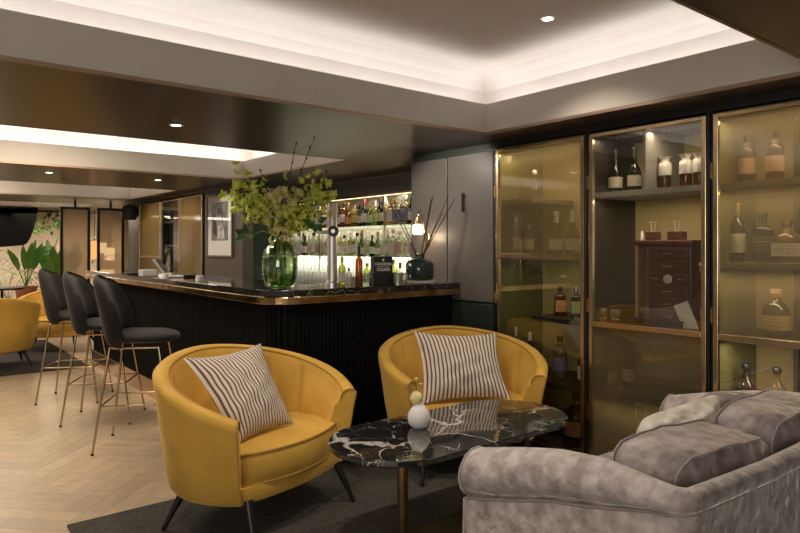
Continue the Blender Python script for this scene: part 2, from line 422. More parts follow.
S('wall_left', MB().box(-4.1, -4, 5, 15.4, 0, ZC), mat('blush plaster', (.6, .5, .45), .8))
S('wall_end', MB().box(4.6, 4.7, 11.4, 15.4, 0, ZC), mat('ochre plaster', (.5, .36, .22), .7))

# ================================================================== downlights
def downlight(x, y, z, lab, power=18, spot=True, size=100):
    t = empty('ceiling_downlight', (x, y, z))
    tag(t, lab, 'light', 'recessed ceiling downlights')
    MB().lathe([(.030, -.003), (.042, -.003), (.044, 0), (.044, .004), (.030, .004)], 20).build('trim_ring', M_white, parent=t, smooth=40)
    MB().lathe([(.0001, -.006), (.029, -.003)], 16).build('lens', M_lens, parent=t)
    if spot:
        l = bpy.data.lights.new('spot', 'SPOT'); l.energy = power; l.color = (1, .88, .74); l.spot_size = R(size); l.spot_blend = .7; l.shadow_soft_size = .05
        o = bpy.data.objects.new('downlight_lamp', l); col.objects.link(o); o.location = (x, y, z-.012); return o
downlight(*at(176, 125, ZC)[:2], ZC, 'small round downlight in the bronze ceiling above the near bar corner', 30)
downlight(2.69, 2.15, 2.548, 'round downlight in the big recessed ceiling above the coffee table', 62, size=120)
downlight(2.335, 7.27, ZC, 'small downlight in the bronze beam between the two farther ceiling recesses', 12)
downlight(4.16, 5.96, ZC, 'left of the two downlights in front of the back bar shelves', 8)
downlight(4.22, 5.45, ZC, 'right of the two downlights in front of the back bar shelves', 8)
downlight(*at(49, 172.5, ZC)[:2], ZC, 'small downlight in the bronze beam at the far left of the photo', 10)
# unseen recess downlights of the same kind, then an added panel wash spot
def lamp(kind, loc, energy, color=(1, .89, .76), size=.2, rot=(0, 0, 0), sx=None, sy=None, spot=None):
    l = bpy.data.lights.new(kind.lower()+'_lamp', kind); l.energy = energy; l.color = color
    if kind == 'AREA':
        l.shape = 'RECTANGLE' if sx else 'SQUARE'; l.size = sx or size
        if sx: l.size_y = sy
    elif kind == 'SPOT': l.spot_size = R(spot or 90); l.spot_blend = .6; l.shadow_soft_size = size
    else: l.shadow_soft_size = size
    o = bpy.data.objects.new(kind.lower()+'_lamp', l); col.objects.link(o); o.location = loc; o.rotation_euler = rot; return o
for (x, y, p) in ((1.2, 2.15, 60), (.2, 2.15, 40)):
    lamp('SPOT', (x, y, 2.53), p, size=.05, spot=120)
lamp('SPOT', (2.75, 3.6, 2.09), 33, size=.05, spot=90, rot=(0, R(-62), 0))  # unseen spot added and aimed to brighten the lacquered panels
# cove light strips lying on the ledges behind the lips
def cove(x0, x1, y0, y1, z, e, c=(1, .985, .955)):
    w_, h_ = x1-x0, y1-y0
    return lamp('AREA', ((x0+x1)/2, (y0+y1)/2, z), e, c, rot=(PI, 0, 0), sx=w_, sy=h_)
ZL = ZC+.155
for i, (a, b, c, d) in enumerate(recs[:4]):
    k = (.145, .28, .38, .35)[i]
    cove(a, b, d+.02, d+.08, ZL, 60*k); cove(b+.02, b+.08, c, d, ZL, 24*k)
    cove(a, b, c-.08, c-.02, ZL, 45*k)
exec_after = []

# ================================================================== BAR
bar = empty('bar_counter', (1.95, 3.6, 0)); tag(bar, 'long black fluted L-shaped cocktail bar with brass toe kick', 'bar')
YB = 3.50; XL = 1.79; YE = 8.2
bx, by = XL+.07, YB+.07   # body face
def L_poly(x0, y0, r, depth, xe, ye):
    pts = [(xe, y0)]
    for k in range(9):
        a = -PI/2-k*PI/2/8; pts.append((x0+r+r*math.cos(a), y0+r+r*math.sin(a)))
    pts += [(x0, ye), (x0+depth, ye), (x0+depth, y0+depth), (xe, y0+depth)]
    return pts
off = Vector((1.95, 3.6, 0))
def rel(poly): return [(x-off.x, y-off.y) for x, y in poly]
body = MB().prism(rel(L_poly(bx+.02, by+.02, .12, .48, XC-.003, YE-.05)), .16, 1.0)
# flutes
def rib(x, y, nx, ny):
    t = Vector((-ny, nx, 0)); n = Vector((nx, ny, 0)); p = Vector((x, y, 0))-off
    a = [p-t*.012, p-t*.007+n*.016, p+t*.007+n*.016, p+t*.012]
    body.loft([[(q.x, q.y, .165) for q in a], [(q.x, q.y, .995) for q in a]])
x = bx+.16
while x < XC-.03: rib(x, by+.021, 0, -1); x += .031
y = by+.16
while y < YE-.07: rib(bx+.021, y, -1, 0); y += .031
for k in range(1, 6):
    a = -PI/2-k*PI/2/6; rib(bx+.14+.12*math.cos(a), by+.14+.12*math.sin(a), math.cos(a), math.sin(a))
body.build('body', M_ribs, parent=bar)
MB().prism(rel(L_poly(bx-.01, by-.01, .12, .5, XC-.003, YE-.05)), 0, .16).build('toe_kick', mat('brushed brass kick plate', (.66, .47, .28), .2, 1., noise=.1, nscale=3), parent=bar, bevel=.004, label='polished brass toe kick')
top = empty('marble_bar_top', (1.95, 3.6, 1.0)); tag(top, 'black veined marble bar top with a polished brass edge', 'worktop')
MB().prism(rel(L_poly(XL+.006, YB+.006, .20, .56, XC-.003, YE)), .047, .09).build('slab', M_marbar, parent=top, bevel=.004)
MB().prism(rel(L_poly(XL, YB, .20, .57, XC-.004, YE+.006)), .001, .047).build('brass_edge', mat('polished brass edge', (.50, .33, .14), .2, 1., noise=.35, nscale=7, bump=.3, bscale=7), parent=top, bevel=.004)

# ================================================================== BOTTLES
PROF = {
 'tall': [(.0, 0), (.036, 0), (.038, .006), (.038, .185), (.034, .205), (.018, .228), (.0135, .24), (.0135, .295), (.016, .297), (.016, .31), (0, .31)],
 'cognac': [(.0, 0), (.036, 0), (.041, .008), (.041, .11), (.036, .135), (.022, .16), (.015, .175), (.0135, .25), (.016, .252), (.016, .27), (0, .27)],
 'whisky': [(.0, 0), (.038, 0), (.041, .006), (.041, .158), (.0395, .172), (.034, .184), (.024, .193), (.0165, .200), (.015, .232), (.017, .234), (.017, .25), (0, .25)],
 'square': [(.0, 0), (.040, 0), (.043, .006), (.043, .145), (.041, .157), (.032, .168), (.019, .174), (.015, .18), (.015, .205), (.018, .207), (.018, .23), (0, .23)],
 'squat': [(.0, 0), (.050, 0), (.056, .008), (.058, .09), (.052, .12), (.028, .142), (.018, .152), (.017, .172), (.022, .175), (.022, .195), (0, .195)],
 'decanter': [(.0, 0), (.045, 0), (.060, .02), (.063, .055), (.050, .10), (.024, .14), (.016, .165), (.016, .195), (.024, .20), (.026, .22), (.014, .235), (0, .235)],
}
LABZ = {'tall': (.05, .15), 'cognac': (.035, .10), 'whisky': (.05, .13), 'square': (.035, .125), 'squat': (.03, .09), 'decanter': (.02, .07)}
CAPZ = {'tall': .245, 'cognac': .20, 'whisky': .215, 'square': .195, 'squat': .165, 'decanter': .198}
LIQ = {'amber': (.50, .22, .05), 'clear': (.86, .86, .80), 'dark': (.05, .035, .02), 'green': (.30, .45, .10), 'gold': (.70, .52, .16), 'red': (.35, .05, .03), 'yellowgreen': (.66, .70, .22), 'blue': (.25, .30, .55), 'brown': (.22, .10, .035)}
LBL = {'cream': ((.62, .56, .44), (.12, .08, .05)), 'white': ((.72, .69, .64), (.15, .12, .10)), 'black': ((.02, .02, .02), (.5, .45, .3)), 'orange': ((.62, .26, .10), (.7, .6, .4)), 'pink': ((.52, .34, .25), (.3, .1, .08)), 'green': ((.45, .52, .20), (.1, .15, .05)), 'violet': ((.20, .18, .28), (.6, .55, .6)), 'red': ((.45, .06, .04), (.7, .6, .4)), 'gold': ((.55, .42, .14), (.15, .1, .03))}
PROTO = {}
def bottle_parts(root, kind, liq, lbl, cap, n=14, hi=True):
    pr = PROF[kind]; sq = 7 if kind == 'square' else None
    key = (kind, liq, lbl, cap, n)
    if key in PROTO:
        for nm, me in PROTO[key]:
            o = bpy.data.objects.new(nm, me); col.objects.link(o); o.parent = root
        return
    ms = []
    g = MB().lathe([p for p in pr], n, sq=sq).build('glass_body', glass('bottle glass '+liq, LIQ[liq], .05, .03, .22 if liq != 'clear' else .10, tuple(min(.9, c*.9+.02) for c in LIQ[liq])), parent=root, smooth=50); ms.append(g)
    z0, z1 = LABZ[kind]
    if lbl:
        r = max([p[0] for p in pr if z0-.045 <= p[1] <= z1])+.0010
        prl = [(r, z0), (r, z1)]
        lb = MB(); m_ = n; vs = []; fs = []
        for z in (z0, z1):
            for k in range(m_+1):
                a = PI+.0+(k/m_-.5)*R(96 if sq else 230)
                q = 1.
                if sq: q = (abs(math.cos(a))**sq+abs(math.sin(a))**sq)**(-1/sq)
                vs.append((r*q*math.cos(a), r*q*math.sin(a), z))
        for k in range(m_): fs.append((k, k+1, m_+2+k, m_+1+k))
        lb.add(vs, fs)
        o = lb.build('label', label_mat('label '+lbl, *LBL[lbl]), parent=root, smooth=50); ms.append(o)
    zc = CAPZ[kind]; rr = [p for p in pr if p[1] >= zc]
    if cap:
        cm = {'black': M_black, 'gold': M_brassd, 'white': M_white, 'red': mat('red wax', (.35, .03, .02), .4), 'cork': mat('cork', (.35, .22, .12), .8), 'silver': M_chrome}[cap]
        prc = [(rr[0][0]+.0015, zc)]+[(p[0]+.0015, p[1]) for p in rr if p[0] > .001]+[(.0001, pr[-1][1]+.0015)]
        o = MB().lathe(prc, n).build('cap', cm, parent=root, smooth=50); ms.append(o)
    PROTO[key] = [(o.name.split('.')[0], o.data) for o in ms]
def bottle(name, x, y, z, kind, liq, lbl, cap, label, group=None, h=None, wide=1., cat='bottle', rz=None):
    t = empty(name, (x, y, z), rnd.uniform(-.3, .3)+R(35) if rz is None else rz)
    hs = h/PROF[kind][-1][1] if h else 1.
    t.scale = (hs*wide, hs*wide, hs)
    bottle_parts(t, kind, liq, lbl, cap)
    tag(t, label, cat, group); return t

# ================================================================== display cabinets
def cabinet(y0, y1, rail, panes, side_m, label, shelves, x=XC, depth=.5, zt=2.045):
    """door plane at x; y1 is the far side; panes=(lower,upper) materials"""
    t = empty('display_cabinet', (x, y0, 0)); tag(t, label, 'cabinet', None)
    W = y1-y0; fw = .026
    c = MB(); c.box(.02, depth+.02, -.012, .0, .05, zt+.01); c.box(.02, depth+.02, W, W+.012, .05, zt+.01)
    c.box(.02, depth+.02, 0, W, .05, .072); c.box(.02, depth+.02, 0, W, zt-.005, zt+.01)
    c.build('carcass', side_m, parent=t)
    MB().box(depth, depth+.02, 0, W, .072, zt-.005).build('back_panel', M_gold, parent=t)
    # jamb
    MB().box(.0, .02, -.015, -.001, .05, zt+.02).build('jamb', M_black, parent=t); MB().box(.0, .02, W+.001, W+.014, .05, zt+.02).build('jamb', M_black, parent=t)
    d = empty('door', (0, 0, 0)); d.parent = t
    f = MB(); f.box(-.014, .012, 0, fw, .062, zt); f.box(-.014, .012, W-fw, W, .062, zt)
    f.box(-.014, .012, fw, W-fw, zt-fw*.9, zt); f.box(-.014, .012, fw, W-fw, .062, .085)
    if rail: f.box(-.017, .012, fw, W-fw, rail-.018, rail+.018)
    f.build('door_frame', M_brass, parent=d, bevel=.003)
    if rail:
        MB().box(-.002, .002, fw, W-fw, .085, rail-.018).build('glass_pane', panes[0], parent=d)
        MB().box(-.002, .002, fw, W-fw, rail+.018, zt-fw*.9).build('glass_pane', panes[1], parent=d)
    else:
        MB().box(-.002, .002, fw, W-fw, .085, zt-fw*.9).build('glass_pane', panes[0], parent=d)
    for z in (.35, 1.0, 1.75): MB().box(-.02, -.006, W+.0, W+.010, z-.04, z+.04).build('hinge', M_brassd, parent=d)
    for (z, ya_, yb_) in shelves:
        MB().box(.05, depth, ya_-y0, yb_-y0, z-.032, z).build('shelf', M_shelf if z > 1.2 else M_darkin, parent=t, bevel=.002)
    return t
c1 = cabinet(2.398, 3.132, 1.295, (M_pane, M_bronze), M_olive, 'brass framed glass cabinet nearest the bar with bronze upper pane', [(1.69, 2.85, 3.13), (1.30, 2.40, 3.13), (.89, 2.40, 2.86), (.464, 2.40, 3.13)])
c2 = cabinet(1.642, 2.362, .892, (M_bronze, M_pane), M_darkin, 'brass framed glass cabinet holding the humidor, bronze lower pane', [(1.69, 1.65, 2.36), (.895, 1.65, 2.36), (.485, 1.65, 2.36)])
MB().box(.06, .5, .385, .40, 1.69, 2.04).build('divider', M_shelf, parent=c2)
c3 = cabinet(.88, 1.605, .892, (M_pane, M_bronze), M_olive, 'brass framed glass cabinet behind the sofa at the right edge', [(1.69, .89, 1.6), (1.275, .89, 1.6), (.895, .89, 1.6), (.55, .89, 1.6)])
MB().box(.30, .5, .44, .46, .072, 2.04).build('divider', M_darkin, parent=c3)
# far cabinets along the bar wall
XF = 3.165
f1 = cabinet(8.09, 8.90, 0, (M_goldpane, M_goldpane), M_darkin, 'bronze glazed wall cabinet right of the far shelves, beside the framed picture', [], x=XF, depth=.45)
f2 = cabinet(8.93, 9.72, 0, (M_pane, M_pane), M_darkin, 'narrow clear glass cabinet with shelves between two bronze ones', [(1.75, 8.94, 9.71), (1.4, 8.94, 9.71), (1.1, 8.94, 9.71)], x=XF, depth=.45)
f3 = cabinet(9.75, 10.76, 1.21, (M_goldpane, M_goldpane), M_darkin, 'farthest bronze glazed wall cabinet behind the payment terminal', [], x=XF, depth=.45)
for i in range(6):
    g = MB().lathe([(.028, 0), (.004, .004), (.004, .07), (.03, .10), (.034, .15), (.03, .18)], 10)
    o = g.build('wine_glass', glass('clear stemware', (.9, .9, .86), .12, .03, .15, (.7, .7, .65)), smooth=60, loc=(3.40, 9.06+i*.11, 1.75))
    tag(o, 'small wine glass on the top shelf of the far clear cabinet', 'glass', 'wine glasses in the far cabinet')
for i, (liq, lb) in enumerate((('green', 'cream'), ('dark', 'white'), ('brown', 'gold'), ('green', 'black'))):
    for z, nm in ((1.4, 'middle'), (1.1, 'bottom')):
        bottle('bottle', 3.42, 9.05+i*.16, z, 'tall', liq if z > 1.2 else 'dark', lb, 'black', '%s bottle with %s label on the %s shelf of the far clear cabinet' % (liq if z > 1.2 else 'dark', lb, nm), 'bottles in the far cabinet')

def cb(px, z, kind, liq, lbl, cap, label, X=3.56, h=None, wide=1., group=None, name='liquor_bottle', cat='bottle'):
    return bottle(name, X, on_x(px, X), z, kind, liq, lbl, cap, label, group, h, wide, cat)
G3 = 'bottles in the cabinet behind the sofa'; G2 = 'bottles in the humidor cabinet'; G1 = 'bottles in the cabinet nearest the bar'
cb(747, 1.69, 'whisky', 'amber', 'pink', 'black', 'whisky bottle with tan label, left on the top shelf of the right-edge cabinet', h=.255, group=G3)
cb(775, 1.69, 'whisky', 'amber', 'pink', 'black', 'whisky bottle with rosy label, the right one on the top shelf behind bronze glass', h=.255, group=G3)
cb(737.5, 1.275, 'tall', 'brown', 'white', 'gold', 'tall slim bottle with long pale label, leftmost on the middle shelf of the right-edge cabinet', h=.315, group=G3)
cb(763, 1.275, 'square', 'dark', 'black', 'black', 'dark square-shouldered bottle with black label on the middle shelf of the right-edge cabinet', h=.255, wide=1.05, group=G3)
cb(787, 1.275, 'squat', 'gold', 'white', 'gold', 'wide faceted decanter bottle with white label on the middle shelf', h=.215, wide=1.1, group=G3)
bx_ = MB().box(-.03, .03, -.028, .028, 0, .10).build('gift_box', M_darkin, loc=(3.60, on_x(774, 3.60), 1.275), bevel=.002); tag(bx_, 'small dark box between the dark square bottle and the wide decanter bottle', 'box')
cb(776, .895, 'squat', 'brown', 'gold', 'cork', 'round squat brown bottle alone on the rail-level shelf of the right-edge cabinet', h=.245, wide=.9, group=G3)
cb(746, .55, 'decanter', 'brown', None, 'black', 'round decanter in the lower part of the right-edge cabinet, left one', h=.19, wide=1.05, group=G3)
cb(777, .55, 'decanter', 'gold', None, 'black', 'round golden decanter in the lower part of the right-edge cabinet, right one', h=.19, wide=1., group=G3)
cb(615.5, 1.69, 'cognac', 'dark', 'cream', 'black', 'dark cognac bottle, cream label, leftmost on the shelf over the humidor', h=.275, group=G2)
cb(634.5, 1.69, 'cognac', 'dark', 'cream', 'black', 'olive cognac bottle with cream label, second from left over the humidor', h=.275, group=G2)
WR = mat('white paper wrap', (.75, .71, .66), .8, bump=.5, bscale=40)
for k, (px, nm) in enumerate(((665, 'left of three'), (686, 'middle of three'), (699.5, 'rightmost of three'))):
    b = cb(px, 1.69, 'tall', 'amber', None, None, 'amber bottle with a white paper wrapped top, %s in the humidor cabinet' % nm, h=.20, wide=1.35, group='amber bottles with white wrapped tops')
    MB().lathe([(.043, .13), (.044, .2), (.040, .24), (.026, .255), (.034, .285), (.045, .30)], 14).build('paper_wrap', WR, parent=b, smooth=60)
cb(629, .485, 'whisky', 'brown', 'white', 'black', 'bottle with white label seen through the bronze pane under the humidor', h=.245, group=G2)
cb(640, .072, 'tall', 'brown', 'gold', 'black', 'tall bottle with a gold label low behind the bronze pane', h=.31, group=G2)
cb(516, 1.30, 'tall', 'clear', 'white', 'white', 'slim clear bottle with white label, leftmost on the rail shelf behind bronze glass', h=.27, group=G1)
cb(529, 1.30, 'whisky', 'clear', 'white', 'silver', 'short clear bottle with white label, second on the rail shelf behind bronze glass', h=.215, group=G1)
cb(556, 1.30, 'cognac', 'clear', 'white', 'white', 'clear swing-top bottle with square white label, third on the rail shelf', h=.30, wide=1.05, group=G1)
cb(573, 1.30, 'cognac', 'gold', 'white', 'white', 'pale golden swing-top bottle with small label, rightmost on the rail shelf', h=.30, wide=1.05, group=G1)
cb(514, 1.69, 'tall', 'clear', 'white', 'white', 'small pale bottle on the high half shelf behind bronze glass', h=.16, group=G1)
cb(535, 1.69, 'decanter', 'clear', None, 'silver', 'clear stoppered decanter on the high half shelf behind bronze glass', h=.21, wide=.8, group=G1)
cb(560, .89, 'square', 'amber', 'orange', 'black', 'short wide bottle with orange and cream label in the cabinet by the bar', h=.20, group=G1)
cb(576, .89, 'square', 'dark', 'green', 'silver', 'black bottle with pale green label in the cabinet by the bar', h=.20, wide=.95, group=G1)
cb(515, .464, 'tall', 'brown', 'white', 'white', 'slim bottle with white neck just left above the armchair back', h=.31, group=G1)
cb(530, .464, 'tall', 'dark', 'cream', 'white', 'dark slim bottle with pale cap beside the armchair back', h=.29, group=G1)
cb(560, .464, 'whisky', 'clear', 'violet', 'black', 'clear bottle with patterned label on the low shelf above the table end', h=.29, group=G1)
cb(584, .464, 'square', 'dark', 'cream', 'black', 'dark bottle partly behind the cabinet frame on the low shelf', h=.22, group=G1)
cb(577, .072, 'squat', 'dark', 'orange', 'black', 'dark round bottle with orange band on the cabinet floor', h=.32, wide=.9, group=G1)
cb(590, .072, 'tall', 'dark', 'red', 'gold', 'dark tall bottle on the cabinet floor beside the door frame', h=.31, group=G1)
rg = MB().lathe([(.0001, 0), (.05, 0), (.06, .02), (.055, .045), (.045, .045), (.045, .02), (.0001, .015)], 16).build('glass_bowl', glass('red glass', (.5, .06, .04), .12, .02, .3, (.4, .05, .03)), smooth=50, loc=(3.46, on_x(571, 3.46), .072)); tag(rg, 'small red glass bowl on the floor of the cabinet by the bar', 'bowl')

# humidor
hy0, hy1 = 1.80, 2.13
hm = empty('cigar_humidor', (3.50, hy0, .895)); tag(hm, 'tall mahogany cigar humidor chest with drawers and round gauge', 'humidor')
MB().box(0, .30, 0, hy1-hy0, .0, .475).build('case', M_red, parent=hm, bevel=.004)
MB().box(-.015, .31, -.015, hy1-hy0+.015, .475, .50).build('top_board', M_red, parent=hm, bevel=.005)
MB().box(-.012, .001, .255, .262, .03, .46).box(-.012, .001, .318, .325, .03, .46).build('side_rail', M_brassd, parent=hm)
MB().box(-.010, -.004, .262, .318, .03, .46).build('side_glass', M_pane, parent=hm)
for k in range(6):
    z = .03+k*.072
    dr = MB().box(-.012, .001, .012, .245, z, z+.064).build('drawer', mat('dark mahogany', (.05, .015, .009), .3), parent=hm, bevel=.003)
    if k != 3: MB().box(-.022, -.012, .10, .16, z+.028, z+.036).build('pull', M_brass, parent=dr)
    else:
        g = MB().lathe([(.0001, .006), (.021, .006), (.026, .003), (.026, 0)], 20); g.xf(Matrix.Translation((-.013, .13, z+.03)) @ Matrix.Rotation(-PI/2, 4, 'Y'))
        g.build('gauge', mat('gauge face', (.6, .55, .45), .3, .4), parent=dr)
        MB().box(-.02, -.012, .03, .07, z+.028, z+.035).box(-.02, -.012, .19, .23, z+.028, z+.035).build('pull', M_brass, parent=dr)
for (px, nm, wy) in ((653, 'left', .07), (677, 'right', .09)):
    yy = on_x(px, 3.58)
    t = empty('cigar_cutter_box', (3.58, yy, 1.396)); tag(t, 'small dark red cutter stand box on top of the humidor, %s one' % nm, 'box', 'cutter boxes on the humidor')
    MB().box(-.03, .03, -wy/2, wy/2, 0, .05).build('base', M_red, parent=t, bevel=.003)
    MB().box(-.031, -.030, -wy*.35, wy*.35, .018, .032).build('nameplate', M_brass, parent=t)
    for s_ in (-1, 1):
        MB().tube([(0, s_*.008, .05), (0, s_*.014, .10)], .004, 6).lathe([(.009, -.003), (.012, 0), (.009, .003)], 8, (0, s_*.015, .108)).build('cutter', M_chrome, parent=t, smooth=40)
th = MB().lathe([(.014, 0), (.012, .03), (.006, .05), (.0001, .06)], 12).build('metal_lighter', M_chrome, smooth=50, loc=(3.55, on_x(642, 3.55), 1.396)); tag(th, 'small silver cone lighter on the left end of the humidor top', 'lighter')
# tray of cigars, card, glassware beside humidor
tr = empty('perforated_tray', (3.43, 1.98, .897)); tag(tr, 'low black perforated metal tray in front of the humidor', 'tray')
trm = MB().box(-.04, .04, -.20, .20, 0, .008)
for k in range(26):
    yy = -.19+k*.015
    trm.box(-.046, -.042, yy, yy+.007, .008, .045)
trm.box(-.047, -.041, -.20, .20, .045, .052); trm.box(-.047, -.041, -.20, .20, 0, .008)
trm.build('basket', M_bmetal, parent=tr)
for k in range(5): pass
cd = empty('white_card', (3.42, on_x(692, 3.42), .897), R(8)); tag(cd, 'white slanted menu card leaning in the humidor cabinet', 'card')
cm_ = MB().box(-.002, .002, -.04, .04, 0, .16); cm_.xf(Matrix.Rotation(R(-22), 4, 'X')); cm_.build('card', M_paper, parent=cd)
MB().box(-.02, .02, -.035, .035, 0, .012).build('stand', M_black, parent=cd)
for k, px in enumerate((599, 606, 613, 619)):
    t = empty('tasting_glass', (3.47-.02*(k % 2), on_x(px, 3.47), .897)); tag(t, 'small cut tasting glass with red base beside the humidor, %s from the door edge' % ('first', 'second', 'third', 'fourth')[k], 'glass', 'tasting glasses beside the humidor')
    MB().lathe([(.0001, 0), (.02, 0), (.02, .02), (.0001, .02)], 10).build('base', mat('ruby base', (.25, .04, .03), .3), parent=t)
    MB().lathe([(.018, .02), (.010, .03), (.022, .05), (.020, .08)], 10).build('cup', glass('clear stemware', (.9, .9, .86), .12, .03, .15, (.7, .7, .65)), parent=t, smooth=50)
vs_ = bottle('round_decanter', 3.55, on_x(702, 3.55), 1.05, 'decanter', 'amber', None, 'gold', 'amber round decanter at the right of the humidor', None, .26)
vs_.location.z = .897; vs_.scale = (1.1, 1.1, 1.6)

# ================================================================== back bar
bb = empty('back_bar_shelving', (4.07, 4.12, 0)); tag(bb, 'lit back bar shelving full of bottles behind the counter', 'shelving')
Wb = 3.92
MB().box(-.15, .28, .0, Wb, .0, .90).build('base_unit', M_darkin, parent=bb)
MB().box(-.16, .28, .0, Wb, .90, .93).build('counter_board', M_shelf, parent=bb)
for z in (1.25, 1.59): MB().box(0, .27, 0, Wb, z-.012, z).build('shelf', M_shelfgl, parent=bb)
MB().box(-.02, .0, .0, Wb, 1.925, 2.10).build('canopy_panel', mat('grey bulkhead', (.16, .15, .135), .5), parent=bb)
MB().box(-.026, -.018, .0, Wb, 1.905, 1.925).build('brass_rail', M_brass, parent=bb)
MB().box(-.012, .01, .0, Wb, 1.900, 1.912).build('light_strip', M_led, parent=bb)
for y in (5.4, 6.7): MB().box(-.0, .02, y-4.12-.01, y-4.12+.01, .93, 1.92).build('upright', M_chrome, parent=bb)
lamp('AREA', (4.12, 6.08, 1.89), 15, (1, .86, .55), rot=(0, R(20), 0), sx=.03, sy=3.7)
lamp('AREA', (4.19, 6.08, 1.57), 7, (1, .90, .68), rot=(0, R(-15), 0), sx=.16, sy=3.7)
lamp('AREA', (4.16, 6.08, 1.23), 22, (1, .95, .84), rot=(0, R(-15), 0), sx=.2, sy=3.7)
combos_top = [('tall', 'amber', 'cream', 'black'), ('whisky', 'gold', 'gold', 'cork'), ('tall', 'dark', 'cream', 'black'), ('tall', 'brown', 'white', 'black'), ('tall', 'dark', 'white', 'red'), ('square', 'gold', 'white', 'gold'), ('cognac', 'amber', 'orange', 'gold'), ('tall', 'yellowgreen', 'green', 'white'), ('square', 'clear', 'violet', 'silver'), ('squat', 'dark', 'black', 'black'), ('tall', 'clear', 'white', 'silver'), ('whisky', 'amber', 'white', 'gold'), ('tall', 'green', 'cream', 'gold')]
combos_mid = [('tall', 'clear', 'white', 'silver'), ('square', 'clear', 'cream', 'white'), ('tall', 'clear', 'green', 'white'), ('whisky', 'clear', 'white', 'black'), ('tall', 'dark', 'white', 'black'), ('tall', 'clear', 'cream', 'silver'), ('cognac', 'green', 'white', 'gold'), ('square', 'clear', 'pink', 'silver'), ('tall', 'yellowgreen', 'white', 'white')]
ORD = ['first', 'second', 'third', 'fourth', 'fifth', 'sixth', 'seventh', 'eighth', 'ninth', 'tenth', 'eleventh', 'twelfth', 'thirteenth', 'fourteenth', 'fifteenth', 'sixteenth', 'seventeenth', 'eighteenth', 'nineteenth', 'twentieth', 'twenty-first', 'twenty-second', 'twenty-third', 'twenty-fourth', 'twenty-fifth', 'twenty-sixth', 'twenty-seventh', 'twenty-eighth', 'twenty-ninth', 'thirtieth', 'thirty-first', 'thirty-second', 'thirty-third', 'thirty-fourth']
def row(xx, z, y0, y1, combos, shelf, grp, step=.098, jit=.012):
    y = y0; i = 0
    while y < y1:
        k = combos[(i*5+int(z*10)) % len(combos)] if rnd.random() < .7 else rnd.choice(combos)
        kind, liq, lb, cp = k
        bottle('back_bar_bottle', xx+rnd.uniform(-jit, jit), y, z, kind, liq, lb, cp, '%s bottle with %s label, %s from right, %s' % (liq.replace('yellowgreen', 'lime'), lb, ORD[min(i, 33)], shelf), grp, h=rnd.uniform(.24, .30), rz=rnd.uniform(-.5, .5)+.6)
        y += step+rnd.uniform(-.008, .012)+(.02 if kind in ('squat',) else 0); i += 1
row(4.12, 1.59, 4.2, 7.6, combos_top, 'top back bar shelf front', 'bottles at the front of the top back bar shelf')
row(4.25, 1.59, 4.25, 7.6, combos_top, 'top back bar shelf rear', 'bottles at the back of the top back bar shelf', .105)
row(4.13, 1.25, 4.2, 7.6, combos_mid, 'middle back bar shelf front', 'bottles at the front of the middle back bar shelf')
row(4.26, 1.25, 4.25, 7.6, combos_mid, 'middle back bar shelf rear', 'bottles at the back of the middle back bar shelf', .12)
GLm = glass('bar glassware', (.90, .92, .88), .12, .04, .55, (.95, .95, .92))
gp = MB().lathe([(.030, 0), (.034, .01), (.038, .14), (.036, .14), (.032, .012), (.0001, .01)], 10).build('highball_glass', GLm, smooth=50)
tag(gp, 'clear glass in the bright rows of glassware on the back bar counter', 'glass', 'rows of glasses on the back bar counter')
gp.location = (3.98, 5.9, .93)
stm = MB().lathe([(.034, 0), (.004, .004), (.004, .085), (.03, .12), (.038, .17), (.032, .22)], 10)
first = True
for r_, xx in enumerate((3.98, 4.08, 4.18)):
    for k in range(19):
        y = 5.9+k*.094+(.04 if r_ % 2 else 0)
        if first: first = False; continue
        o = gp.copy(); col.objects.link(o); o.location = (xx, y, .93)
        if r_ == 2: o.scale = (1, 1, 1.5)
row(4.05, .93, 4.25, 5.8, [('tall', 'clear', 'green', 'black'), ('whisky', 'yellowgreen', 'green', 'gold'), ('tall', 'gold', 'cream', 'black'), ('square', 'clear', 'white', 'silver')], 'back bar counter', 'bottles on the back bar counter', .12)

# ---------------- things on the bar top
ZB = 1.0905
# vase with branches
vx, vy = 1.955, 3.70
vase = empty('glass_vase', (vx, vy, ZB)); tag(vase, 'large rounded green glass vase on the bar corner', 'vase')
MB().lathe([(.0001, 0), (.070, 0), (.088, .015), (.105, .06), (.113, .13), (.112, .19), (.098, .25), (.065, .292), (.036, .308), (.033, .325), (.042, .345), (.039, .345), (.030, .325), (.033, .312), (.062, .288), (.094, .247), (.107, .19), (.108, .13), (.100, .06), (.083, .02), (.0001, .012)], 32).build('vessel', M_vgl, parent=vase, smooth=50)
MB().lathe([(.0001, .014), (.080, .022), (.098, .06), (.101, .09), (.0001, .09)], 28).build('water', M_water, parent=vase, smooth=40)
VM = Vector((vx, vy, ZB+.33))
cam_r = Vector((CC, -SS, 0)); cam_f = Vector((SS, CC, 0))
def petal(mb, c, n, up, s_, w_=.36):
    n = n.normalized(); a = n.cross(up).normalized(); b = up.normalized()
    pts = [c, c+b*s_*.35+a*s_*w_+n*s_*.12, c+b*s_*1.0+n*s_*.25, c+b*s_*.35-a*s_*w_+n*s_*.12, c+b*s_*.45-n*s_*.05]
    mb.add(pts, [(0, 1, 4), (1, 2, 4), (2, 3, 4), (3, 0, 4)])
def blossom(mb, c, s_, k=6):
    axis = Vector((rnd.gauss(0, 1), rnd.gauss(0, 1), rnd.gauss(.2, .8))).normalized()
    t = axis.cross(Vector((0, 0, 1))); t = t.normalized() if t.length > .1 else Vector((1, 0, 0)); q = axis.cross(t)
    for i in range(k):
        a = i*2*PI/k+rnd.uniform(-.3, .3); up = (t*math.cos(a)+q*math.sin(a))+axis*.45
        petal(mb, c, axis, up, s_*rnd.uniform(.8, 1.2))
